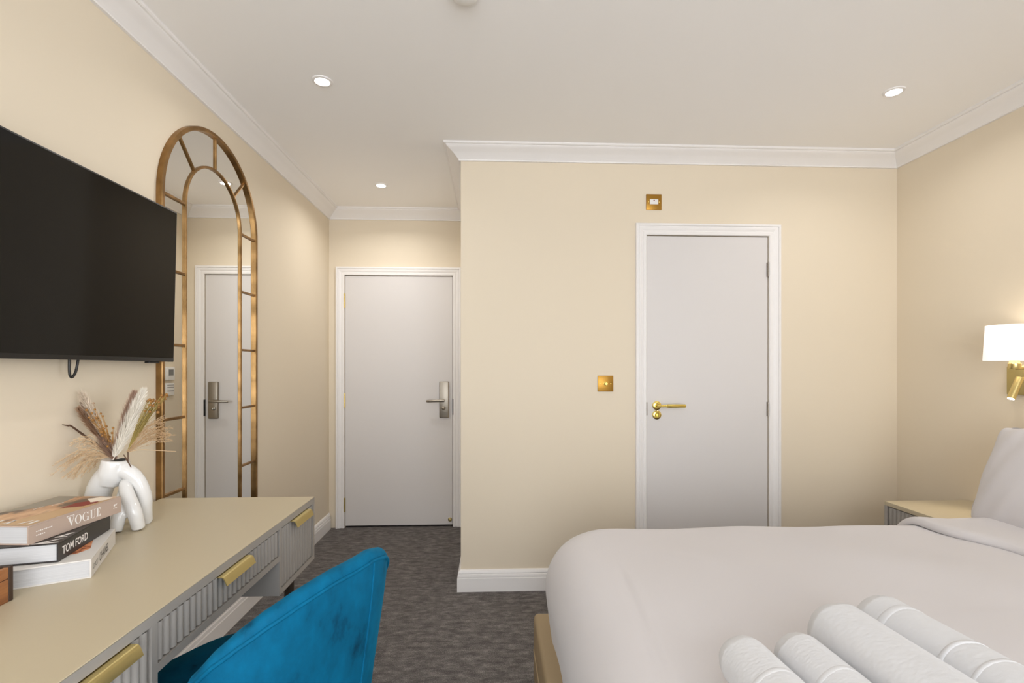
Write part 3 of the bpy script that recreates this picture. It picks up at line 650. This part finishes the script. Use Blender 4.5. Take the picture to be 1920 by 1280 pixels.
twig('thin dark twig curving up beside the white plume', [fl(214, 860, Yv + 0.005), fl(232, 815, Yv + 0.005), fl(246, 775, Yv + 0.005), fl(256, 758, Yv + 0.005), fl(271, 735, Yv + 0.005)], [0.003, 0.004, 0.0035, 0.0025, 0.001])
twig('short dark twig hanging over the right rim of the vase', [fl(232, 852, Yv - 0.04), fl(238, 862, Yv - 0.042), fl(246, 876, Yv - 0.044)], [0.0012, 0.0020, 0.0014])
def spray(label, mm, seed_m, base, tips, seed_r, name, droop=0.0):
    t = thing(name, label, 'dried flower', MOUTH, 0, GR); b = MB(); s = MB()
    for tip in tips:
        tip = Vector(tip); mid = Vector(base).lerp(tip, 0.55) + Vector((0, 0, 0.012 + droop)); b.tube(catmull([base, mid, tip], 5), [0.0009] * 6 + [0.0007] * 4 + [0.0005], 5)
        if seed_r:
            g = bmesh.new(); bmesh.ops.create_icosphere(g, subdivisions=1, radius=seed_r * (0.75 + 0.5 * random.random())); s.add(g, Matrix.Translation(tip))
    b.build('stems', M[mm], t)['kind'] = 'stuff'
    if seed_r: s.build('seed_heads', M[seed_m], t, smooth=60)['kind'] = 'stuff'
    else: s.bm.free()
    return t
R = lambda a: random.uniform(-a, a)
tips = [fl(165 + 48 * u + R(9) , 770 + 78 * u + R(14) - 6, Yv - 0.01 + R(0.025)) for u in [random.random() for _ in range(60)]] + [fl(x, y, Yv - 0.02) for x, y in ((172, 776), (189, 775), (182, 784), (193, 780), (187, 788), (212, 802))]
spray('golden spray of round flax seed heads leaning left in the vase', 'flax_gold', 'seed_brown', fl(212, 860, Yv), tips, 0.0040, 'flax_spray')
tips = [fl(285 + R(14), 760 + R(13), Yv + R(0.02)) for _ in range(26)] + [fl(307 + R(6), 744 + R(5), Yv + R(0.02)) for _ in range(8)]
spray('golden brown flax seed heads leaning right over the mirror frame', 'wheat_green', 'seed_brown', fl(238, 848, Yv), tips, 0.0040, 'flax_spray')
tips = [fl(262 + R(20) + 18 * u, 830 - 70 * u + R(8), Yv + R(0.02)) for u in [random.random() for _ in range(60)]]
plume('wheat_ear', 'greenish straw wheat ear leaning right in the vase', fl(284, 765, Yv), 'wheat_green', 700, 0.020, 0.25, spread=0.35, base=fl(240, 846, Yv))
def grass(label, base, ends, curve, n, name='fine_grass'):
    b = MB(); base = Vector(base)
    for i in range(n):
        e = Vector(random.choice(ends)) + Vector((random.uniform(0, 0.016), R(0.02), R(0.012))); mid = base.lerp(e, 0.55) + Vector((R(0.008), R(0.01), curve + R(0.012)))
        cp = catmull([base + Vector((R(0.004), R(0.004), 0)), mid, e], 6); b.tube(cp, 0.00065, 3, False)
        for k in range(4, len(cp) - 1):          # tiny side awns
            for q_ in range(2):
                d = Vector((R(1), R(1), R(1))).normalized() * 0.006 + (cp[k + 1] - cp[k]) * 0.6; b.tube([cp[k], cp[k] + d], 0.0005, 3, False)
    o = b.build(name, M['grass_straw']); tag(o, label, 'dried flower', GR); return o
grass('fan of fine straw grass drooping to the left of the vase', fl(208, 856, Yv), [fl(x, y, Yv) for x, y in ((96, 884), (108, 892), (120, 893), (132, 893), (145, 890), (155, 886), (104, 870), (118, 866), (128, 858), (124, 832), (138, 836), (160, 880))], 0.030, 46)
grass('fan of fine pale grass spreading right across the mirror frame', fl(240, 846, Yv), [fl(x, y, Yv) for x, y in ((300, 775), (306, 790), (312, 806), (316, 818), (316, 826), (298, 800), (314, 812), (300, 784))], 0.018, 34)
twig('thin pale stalk lying level to the right of the vase mouth', [fl(240, 847, Yv), fl(262, 843, Yv), fl(290, 844, Yv), fl(330, 846, Yv)], [0.0008, 0.0011, 0.0011, 0.0008]).data.materials[0] = M['grass_straw']

# ------------------------------------------------------------------ velvet chair
CHX, CHY, CHR = -0.520, 1.205, math.radians(90 - 28)
ch = thing('tub_chair', 'teal velvet tub chair with curved back pulled up to the desk', 'chair', (CHX, CHY, 0), CHR)
A_, B_, N_, LARM = 0.270, 0.220, 3.0, 0.30
def plan(ph):
    if abs(ph) < 0.6:
        t = ph / 0.6 * math.pi / 2; sx = math.sin(t)
        return Vector((A_ * math.copysign(abs(sx) ** (2 / N_), sx), -B_ * abs(math.cos(t)) ** (2 / N_)))
    return Vector((A_ * math.copysign(1, ph), (abs(ph) - 0.6) / 0.4 * LARM))
RIM = [(-1.0, 0.500), (-0.8, 0.500), (-0.7, 0.505), (-0.6, 0.585), (-0.5, 0.680), (-0.4, 0.728), (-0.3, 0.760), (-0.2, 0.785), (-0.1, 0.803), (0, 0.816), (0.1, 0.820), (0.2, 0.806), (0.3, 0.775), (0.4, 0.725), (0.5, 0.665), (0.6, 0.605), (0.7, 0.560), (0.8, 0.525), (0.9, 0.500), (1.0, 0.480)]
NST = 160
# even spacing along the plan curve
raw = [-1 + 2 * k / 2000 for k in range(2001)]; acc = [0.0]
for a, b2 in zip(raw, raw[1:]): acc.append(acc[-1] + (plan(b2) - plan(a)).length)
sts = []; j = 0
for k in range(NST + 1):
    tgt = acc[-1] * k / NST
    while j < 1999 and acc[j + 1] < tgt: j += 1
    sts.append(raw[j])
TK = 0.038
def station(ph):
    e = 0.01; d = (plan(min(ph + e, 1)) - plan(max(ph - e, -1))).normalized(); nn = Vector((d.y, -d.x)); return plan(ph), nn
def shell_pt(ph, z, off):
    P_, nn = station(ph); k = 1 - 0.20 * smoothstep(0.85, 0.30, z)      # narrows towards the base
    q_ = P_ * k - nn * off; return Vector((q_.x, q_.y, z))
rings = []
for ph in sts:
    zr = interp(RIM, ph); zb = 0.345; ring = []
    for k in range(13): ring.append(shell_pt(ph, zb + (zr - TK / 2 - zb) * k / 12, 0))
    for k in range(1, 8):
        a = math.pi * k / 8; ring.append(shell_pt(ph, zr - TK / 2 + TK / 2 * math.sin(a), TK / 2 - TK / 2 * math.cos(a)))
    for k in range(13): ring.append(shell_pt(ph, zr - TK / 2 + (zb - zr + TK / 2) * k / 12, TK))
    rings.append(ring)
MB().loft(rings).build('backrest', M['velvet'], ch, smooth=70, local=True)
b = MB(); b.tube([shell_pt(ph, interp(RIM, ph) - TK * 0.62, -0.001) for ph in sts], 0.0042, 8); b.build('rim_piping', M['velvet'], ch, smooth=60, local=True)
for sg in (0.5,):
    b = MB(); b.tube([shell_pt(sg * 0.21, 0.35 + (interp(RIM, 0.105) - TK * 0.6 - 0.35) * k / 12, -0.0002) for k in range(13)], 0.003, 8); b.build('seam', M['velvet'], ch, smooth=60, local=True)
# seat cushion with rounded front
pts = []
for k in range(64):
    t = 2 * math.pi * k / 64; c_, s_ = math.cos(t), math.sin(t)
    pts.append(Vector((0.262 * math.copysign(abs(c_) ** 0.55, c_) * (0.86 if s_ < 0 else 1.0), (0.415 if s_ > 0 else 0.165) * math.copysign(abs(s_) ** 0.55, s_))))
rs = [(0.90, 0.345), (0.97, 0.352), (1.0, 0.375), (1.0, 0.43), (0.985, 0.450), (0.95, 0.462), (0.8, 0.468), (0.4, 0.471), (0.01, 0.472)]
MB().loft([[(p_.x * k, p_.y * k, z) for p_ in pts] for k, z in rs]).build('seat', M['velvet'], ch, smooth=60, local=True)
for x, y in ((-0.17, 0.28), (0.17, 0.28), (-0.15, -0.10), (0.15, -0.10)):
    MB().tube([(x, y, 0.35), (x * 1.25, y * 1.15, 0.0)], [0.014, 0.009], 12).build('leg', M['black_metal'], ch, smooth=40, local=True)

# ------------------------------------------------------------------ bed
BX0, BX1, BY0, BY1 = 0.165, XR - 0.03, 0.36, 1.945
bed = thing('bed', 'wide double bed with tan upholstered base against the right wall', 'bed', ((BX0 + BX1) / 2, (BY0 + BY1) / 2, 0))
MB().box(BX0, BX1, BY0, BY1, 0.04, 0.30, 0.018, 3).build('base', M['tan_upholstery'], bed, smooth=40)
b = MB(); b.tube([(BX0 - 0.0005, BY0 + 0.03, 0.17), (BX0 - 0.0005, BY1 - 0.03, 0.17)], 0.003, 8); b.build('base_seam', M['tan_upholstery'], bed)
MB().box(BX0 + 0.09, BX1, BY0 + 0.05, BY1 - 0.05, 0.30, 0.52, 0.05, 4).build('mattress', M['linen'], bed, smooth=60)
for x in (BX0 + 0.12, BX1 - 0.12):
    for y in (BY0 + 0.12, BY1 - 0.12):
        MB().tube([(x, y, 0.05), (x, y, 0.0)], 0.03, 14).build('leg', M['black_metal'], bed)
# duvet: concentric rounded rings lofted over the mattress and down its sides
DXA, DXB, DYA, DYB, DTOP = 0.188, XR - 0.05, 0.33, 1.975, 0.668
DCX, DCY, DHX, DHY = (DXA + DXB) / 2, (DYA + DYB) / 2, (DXB - DXA) / 2, (DYB - DYA) / 2
def duvet_z(x, y):
    """gentle puff plus the faint crease near the foot"""
    z = 0.004 * math.sin(x * 7.3 + y * 2.1) * math.sin(y * 6.1 + 0.7) + 0.003 * math.sin(x * 13 + 2) * math.sin(y * 11)
    d = (x - 0.345) * 0.985 - (y - 1.02) * 0.085 * 1.0
    wn = smoothstep(0.7, 1.0, y) * (1 - smoothstep(1.35, 1.60, y)) * (1.0 if abs(d) < 0.2 else 0); z += wn * (-0.004 * math.exp(-(d / 0.009) ** 2) + 0.0025 * math.exp(-((d - 0.020) / 0.016) ** 2))
    return z
prof_d = []                                    # (inset from the outline, height)
RX = 0.15; EDG = 0.014
for k in range(0, 60): prof_d.append((1.0 - k / 60, None))
def ring_pts(ix, z, rc, n=400):
    """rounded rectangle inset by ix with corner radius rc"""
    hx_, hy_ = DHX - ix, DHY - ix; rc = min(rc, hx_ * 0.98, hy_ * 0.98); out = []
    per = 4 * ((hx_ - rc) + (hy_ - rc)) + 2 * math.pi * rc
    segs = [('l', Vector((hx_, -(hy_ - rc))), Vector((hx_, hy_ - rc))), ('a', Vector((hx_ - rc, hy_ - rc)), 0), ('l', Vector((hx_ - rc, hy_)), Vector((-(hx_ - rc), hy_))), ('a', Vector((-(hx_ - rc), hy_ - rc)), 90),
            ('l', Vector((-hx_, hy_ - rc)), Vector((-hx_, -(hy_ - rc)))), ('a', Vector((-(hx_ - rc), -(hy_ - rc))), 180), ('l', Vector((-(hx_ - rc), -hy_)), Vector((hx_ - rc, -hy_))), ('a', Vector((hx_ - rc, -(hy_ - rc))), 270)]
    cnt = [70, 30, 70, 30, 70, 30, 70, 30]
    for sg, c_ in zip(segs, cnt):
        for k in range(c_):
            t = k / c_
            if sg[0] == 'l': out.append(sg[1].lerp(sg[2], t))
            else:
                a = math.radians(sg[2] + 90 * t); out.append(sg[1] + Vector((math.cos(a), math.sin(a))) * rc)
    return [(DCX + p_.x, DCY + p_.y, z) for p_ in out]
rings = []
RC = lambda ix: 0.02 + 0.5 * ((0.24 - ix) + math.sqrt((0.24 - ix) ** 2 + 0.003))
HXm = min(DHX, DHY)
for k in range(0, 90):                         # top: from the middle outwards
    ix = HXm * 0.985 - (HXm * 0.985 - RX) * k / 90
    rings.append([(x, y, DTOP - EDG * (1 - smoothstep(RX, 0.55, ix)) + duvet_z(x, y)) for x, y, _ in ring_pts(ix, 0, RC(ix))])
for k in range(0, 15):                         # shoulder
    a = math.pi / 2 * k / 14
    ix = RX * (1 - math.sin(a)); z = DTOP - EDG - 0.17 * (1 - math.cos(a)); rings.append([(x, y, z + duvet_z(x, y) * (1 - k / 14)) for x, y, _ in ring_pts(ix, 0, RC(ix))])
for k in range(1, 9):                          # hanging side
    z = DTOP - EDG - 0.17 - (DTOP - EDG - 0.17 - 0.25) * k / 8
    rings.append([(x + (0.010 * math.sin(y * 9) - 0.002) * k / 8 + (0.028 * (k / 8) if x < DCX - DHX + 0.05 else 0), y + 0.012 * math.sin(x * 8) * k / 8, z) for x, y, _ in ring_pts(0.004 * (k / 8) ** 2, 0, RC(0))])
rings.append([(x + (0.028 if x < DCX - DHX + 0.08 else 0), y, 0.252) for x, y, _ in ring_pts(0.03, 0, RC(0.03))])
b = MB(); b.loft(rings, True, False); b.bm.faces.new(b.bm.verts[:400]) if False else None
b.bm.verts.ensure_lookup_table(); b.bm.faces.new([b.bm.verts[i] for i in range(400)])
o = b.build('duvet', M['linen'], smooth=180); tag(o, 'white duvet spread over the bed with softly rounded edges', 'duvet')
# folded-back top end of the bedding
FX0, FX1 = 1.63, 2.20
def fold_prof(off):
    pr = []
    for k in range(9): pr.append((DYA - off, 0.34 + (DTOP - EDG - 0.17 - 0.34) * k / 8))
    for k in range(1, 13):
        a = math.pi / 2 * k / 12; pr.append((DYA + RX * (1 - math.sin(a + 0)) if False else DYA + RX - (RX + off) * math.cos(a), DTOP - EDG - 0.17 + (0.17 + off) * math.sin(a)))
    for k in range(1, 40):
        y = DYA + RX + (DYB - DYA - 2 * RX) * k / 40; ix = min(y - DYA, DYB - y); pr.append((y, DTOP - EDG * (1 - smoothstep(RX, 0.55, ix)) + off))
    for k in range(0, 13):
        a = math.pi / 2 * (1 - k / 12); pr.append((DYB - RX + (RX + off) * math.cos(a), DTOP - EDG - 0.17 + (0.17 + off) * math.sin(a)))
    for k in range(1, 9): pr.append((DYB + off, DTOP - EDG - 0.17 + (0.34 - DTOP + 0.198) * k / 8))
    return pr
rings = []
edge = lambda y: FX0 + 0.018 * math.sin(y * 3.2 + 0.6) + 0.05 * smoothstep(1.75, 1.5, y)
for fr_, off in ((0, 0.001), (0.0, 0.010), (0.004, 0.018), (0.012, 0.022), (0.05, 0.023), (0.12, 0.021), (0.25, 0.018), (0.45, 0.018), (0.7, 0.016), (1, 0.012)):
    rings.append([(edge(y) + (FX1 - FX0) * fr_, y, z + 0.003 * math.sin(y * 8 + fr_ * 9) * (off > 0.005)) for y, z in fold_prof(off)])
b = MB(); b.loft(rings, False, False); o = b.build('folded_sheet', M['linen'], smooth=180)
sol = o.modifiers.new('thick', 'SOLIDIFY'); sol.thickness = 0.006; sol.offset = 1
tag(o, 'white sheet folded back over the duvet below the pillow', 'bed sheet')
# pillows
def pillow(label, cx_, cy_, z_, lean, w_=0.74, h_=0.47, t_=0.15, seed=0):
    o_ = thing('pillow', label, 'pillow', (cx_, cy_, z_), rot=(0, lean, 0), group='pillows at the bed head')
    n1, n2 = 56, 40; rnd = random.Random(seed); ph_ = [rnd.random() * 6 for _ in range(6)]
    def P_(u, v, sd):
        k = max(0, (1 - abs(u) ** 2.6)) ** 0.5 * max(0, (1 - abs(v) ** 2.6)) ** 0.5
        th = t_ / 2 * k * (1 + 0.05 * math.sin(5 * u + ph_[0]) * math.sin(4 * v + ph_[1])) + 0.0025 * math.sin(23 * u + ph_[2] + 6 * v) * (1 - k) * 2
        cr = 1 - 0.07 * (u * v) ** 6; y = w_ / 2 * u * (1 - 0.035 * (1 - v * v)) * cr; z = h_ / 2 * v * (1 - 0.04 * (1 - u * u)) * cr
        return (sd * th, y, z + h_ / 2)
    b = MB()
    for sd in (-1, 1): b.loft([[P_(-1 + 2 * i / n1, -1 + 2 * j_ / n2, sd) for j_ in range(n2 + 1)] for i in range(n1 + 1)], False, False)
    bmesh.ops.remove_doubles(b.bm, verts=b.bm.verts, dist=0.0006)
    b.build('pillow_case', M['linen'], o_, smooth=180, local=True); return o_
pillow('plump white pillow leaning at the front of the bed head', 1.938, 1.590, 0.630, math.radians(20.5), h_=0.42, seed=1)
pillow('white pillow standing behind the front pillow against the wall', 2.120, 1.540, 0.640, math.radians(17), h_=0.42, seed=2)

# ------------------------------------------------------------------ rolled towels
def towel(label, x, ytip, r_, L, dx, bands, seed):
    zc = DTOP + r_ - 0.004; d = Vector((dx, -1, 0)).normalized()
    t = thing('rolled_towel', label, 'towel', (x, ytip - L / 2, DTOP), 0, 'rolled white towels on the bed'); rnd = random.Random(seed)
    nn, nl = 110, 150; rings = []; side = Vector((d.y, -d.x, 0)); up = Vector((0, 0, 1))
    ph_ = [rnd.random() * 6 for _ in range(4)]
    def ring(s_, rr, jit):
        c_ = Vector((x, ytip, zc)) + d * s_; out = []
        for k in range(nn):
            a = 2 * math.pi * k / nn; q_ = rr * (1 + 0.012 * math.sin(2 * a + ph_[0] + s_ * 6) + 0.012 * math.sin(5 * a + ph_[1] + s_ * 9)) + jit * rnd.uniform(-1, 1)
            sq = -0.10 * rr * max(0, -math.sin(a)) ** 2
            out.append(c_ + side * math.cos(a) * q_ + up * (math.sin(a) * (q_ + sq)))
        return out
    for s_, k in ((0.010, 0.05), (0.009, 0.25), (0.003, 0.42), (0.0, 0.55), (0.002, 0.66), (0.006, 0.76), (0.012, 0.85), (0.020, 0.92), (0.030, 0.97)): rings.append(ring(s_, r_ * k, 0.0006))
    for k in range(1, nl):
        s_ = 0.032 + (L - 0.064) * k / nl; rings.append(ring(s_, r_ * (1 + 0.010 * math.sin(s_ * 17 + ph_[2])), 0.0004))
    for s_, k in ((0.030, 0.97), (0.020, 0.92), (0.012, 0.85), (0.006, 0.76), (0.002, 0.66), (0.0, 0.55), (0.003, 0.42), (0.009, 0.25), (0.010, 0.05)): rings.append(ring(L - s_, r_ * k, 0.0006))
    MB().loft(rings).build('towel_roll', M['terry'], t, smooth=180)
    for s_, wd in bands:
        rs_ = [(s_ - wd / 2, 0.98), (s_ - wd / 2 + 0.003, 1.006), (s_ - wd / 4, 1.016), (s_ + wd / 4, 1.016), (s_ + wd / 2 - 0.003, 1.006), (s_ + wd / 2, 0.98)]
        MB().loft([ring(q_, r_ * k, 0) for q_, k in rs_]).build('woven_band', M['terry_band'], t, smooth=60)
towel('slim rolled white towel at the left end of the row', 0.466, 0.930, 0.048, 0.34, 0.045, [(0.130, 0.016)], 1)
towel('slim rolled white towel second from the left of the row', 0.574, 0.935, 0.048, 0.34, 0.045, [(0.135, 0.016)], 2)
towel('thick rolled white towel without a band near its far end', 0.690, 0.995, 0.062, 0.44, 0.045, [(0.30, 0.018)], 3)
towel('thick rolled white towel with woven bands at the right end of the row', 0.813, 1.035, 0.059, 0.46, 0.045, [(0.080, 0.020), (0.205, 0.014), (0.262, 0.014)], 4)

# ------------------------------------------------------------------ bedside cabinet
NX0, NX1, NY0, NY1, NZ = 1.937, XR - 0.003, 1.985, 2.380, 0.600
ns = thing('bedside_cabinet', 'greige bedside cabinet with brass drawer pull between bed and partition', 'bedside cabinet', ((NX0 + NX1) / 2, (NY0 + NY1) / 2, 0))
b = MB(); b.box(NX0, NX1, NY0, NY1, NZ - 0.02, NZ, 0.001, 1); b.build('cabinet_top', M['greige_warm_lit'], ns)
b = MB(); b.box(NX0, NX1, NY0, NY0 + 0.018, 0.16, NZ - 0.02); b.box(NX0, NX1, NY1 - 0.018, NY1, 0.16, NZ - 0.02); b.box(NX0, NX1, NY0 + 0.018, NY1 - 0.018, 0.16, 0.178); b.box(NX1 - 0.01, NX1, NY0 + 0.018, NY1 - 0.018, 0.178, NZ - 0.02)
b.build('body', M['greige_shaded'], ns)
for z0_, z1_ in ((0.182, 0.376), (0.382, NZ - 0.024)):
    pts = []; ya, yb = NY0 + 0.021, NY1 - 0.021; n = 15; pit = (yb - ya) / n
    for k in range(n):
        for j_ in range(8): t = j_ / 8; pts.append((NX0 + 0.0085 - 0.0075 * math.sin(math.pi * t) ** 0.75, ya + pit * (k + t)))
    pts += [(NX0 + 0.0085, yb), (NX0 + 0.022, yb), (NX0 + 0.022, ya)]
    d = MB().loft([[(x, y, z0_) for x, y in pts], [(x, y, z1_) for x, y in pts]]).build('drawer', M['greige_shaded'], ns, smooth=50)
    x = NX0 + 0.008; pr = [(x + 0.012, z1_ + 0.001), (x - 0.019, z1_ + 0.001), (x - 0.026, z1_ - 0.005), (x - 0.034, z1_ - 0.024), (x - 0.032, z1_ - 0.0245), (x - 0.021, z1_ - 0.0025), (x + 0.012, z1_ - 0.0012)]
    b = MB(); b.loft([[(a, 2.035, c_) for a, c_ in pr], [(a, 2.185, c_) for a, c_ in pr]]); b.build('handle', M['satin_brass'], d, smooth=40)
for x in (NX0 + 0.04, NX1 - 0.04):
    for y in (NY0 + 0.04, NY1 - 0.04): MB().tube([(x, y, 0.16), (x, y, 0)], [0.016, 0.010], 12).build('leg', M['dark_wood_leg'], ns, smooth=40)

# ------------------------------------------------------------------ bedside wall lamp
LX, LY = 2.262, 2.045
lm = thing('wall_lamp', 'brass wall lamp with white fabric shade and small reading spotlight', 'wall lamp', (XR, 2.11, 1.20))
MB().box(XR - 0.022, XR - 0.0005, 2.055, 2.180, 1.135, 1.262, 0.002).build('back_plate', M['satin_brass'], lm, smooth=30)
b = MB(); b.tube([(XR - 0.02, LY + 0.02, 1.256), (LX, LY + 0.02, 1.256)], 0.008, 12); b.build('arm', M['brass'], lm, smooth=40)
b = MB(); b.lathe([(0.020, 1.252), (0.022, 1.256), (0.022, 1.274), (0.018, 1.278), (0.014, 1.32)], (LX, LY + 0.02, 0), (0, 0, 1), 24); b.build('lamp_holder', M['brass'], lm, smooth=40)
b = MB(); b.lathe([(0.101, 1.287), (0.093, 1.440)], (LX, LY + 0.02, 0), (0, 0, 1), 56, False); sh = b.build('lamp_shade', M['shade_fabric'], lm, smooth=60)
sol = sh.modifiers.new('thick', 'SOLIDIFY'); sol.thickness = 0.0015
L = bpy.data.lights.new('bulb_light', 'POINT'); L.energy = 0.4; L.color = (1.0, 0.88, 0.72); L.shadow_soft_size = 0.03
lo = bpy.data.objects.new('bulb_light', L); C.objects.link(lo); lo.parent = lm; lo.location = WM[lm.name].inverted() @ Vector((LX, LY + 0.02, 1.36))
b = MB(); b.tube([(XR - 0.02, LY + 0.02, 1.212), (LX + 0.045, LY + 0.02, 1.212), (LX + 0.025, LY + 0.022, 1.208)], 0.005, 10); b.build('spotlight_arm', M['brass'], lm, smooth=40)
s0, s1 = Vector((LX + 0.025, LY + 0.020, 1.212)), Vector((LX - 0.016, LY + 0.02, 1.122))
sp = MB().tube([s0, s1], 0.0145, 24).build('spotlight', M['brass'], lm, smooth=40)
d = (s1 - s0).normalized(); MB().lathe([(0.0115, 0.0), (0.0115, 0.0012), (0.0001, 0.0016)], s1, d, 24).build('spotlight_lens', M['lamp_lens'], sp)
L = bpy.data.lights.new('reading_light', 'SPOT'); L.energy = 5.0; L.color = (1.0, 0.88, 0.70); L.spot_size = math.radians(70); L.spot_blend = 0.8; L.shadow_soft_size = 0.01
lo = bpy.data.objects.new('reading_light', L); C.objects.link(lo); lo.parent = lm; lo.location = WM[lm.name].inverted() @ (s1 + d * 0.006); lo.rotation_euler = d.to_track_quat('-Z', 'Y').to_euler()
t = thing('bedside_switch', 'small white switch plate on the wall above the pillow', 'switch', (XR, 2.02, 1.0))
MB().box(XR - 0.008, XR - 0.0005, 1.99, 2.075, 0.945, 1.030, 0.002).build('plate', M['white_plastic'], t)
MB().box(XR - 0.012, XR - 0.008, 2.015, 2.05, 0.965, 1.01, 0.001).build('rocker', M['white_plastic'], t)
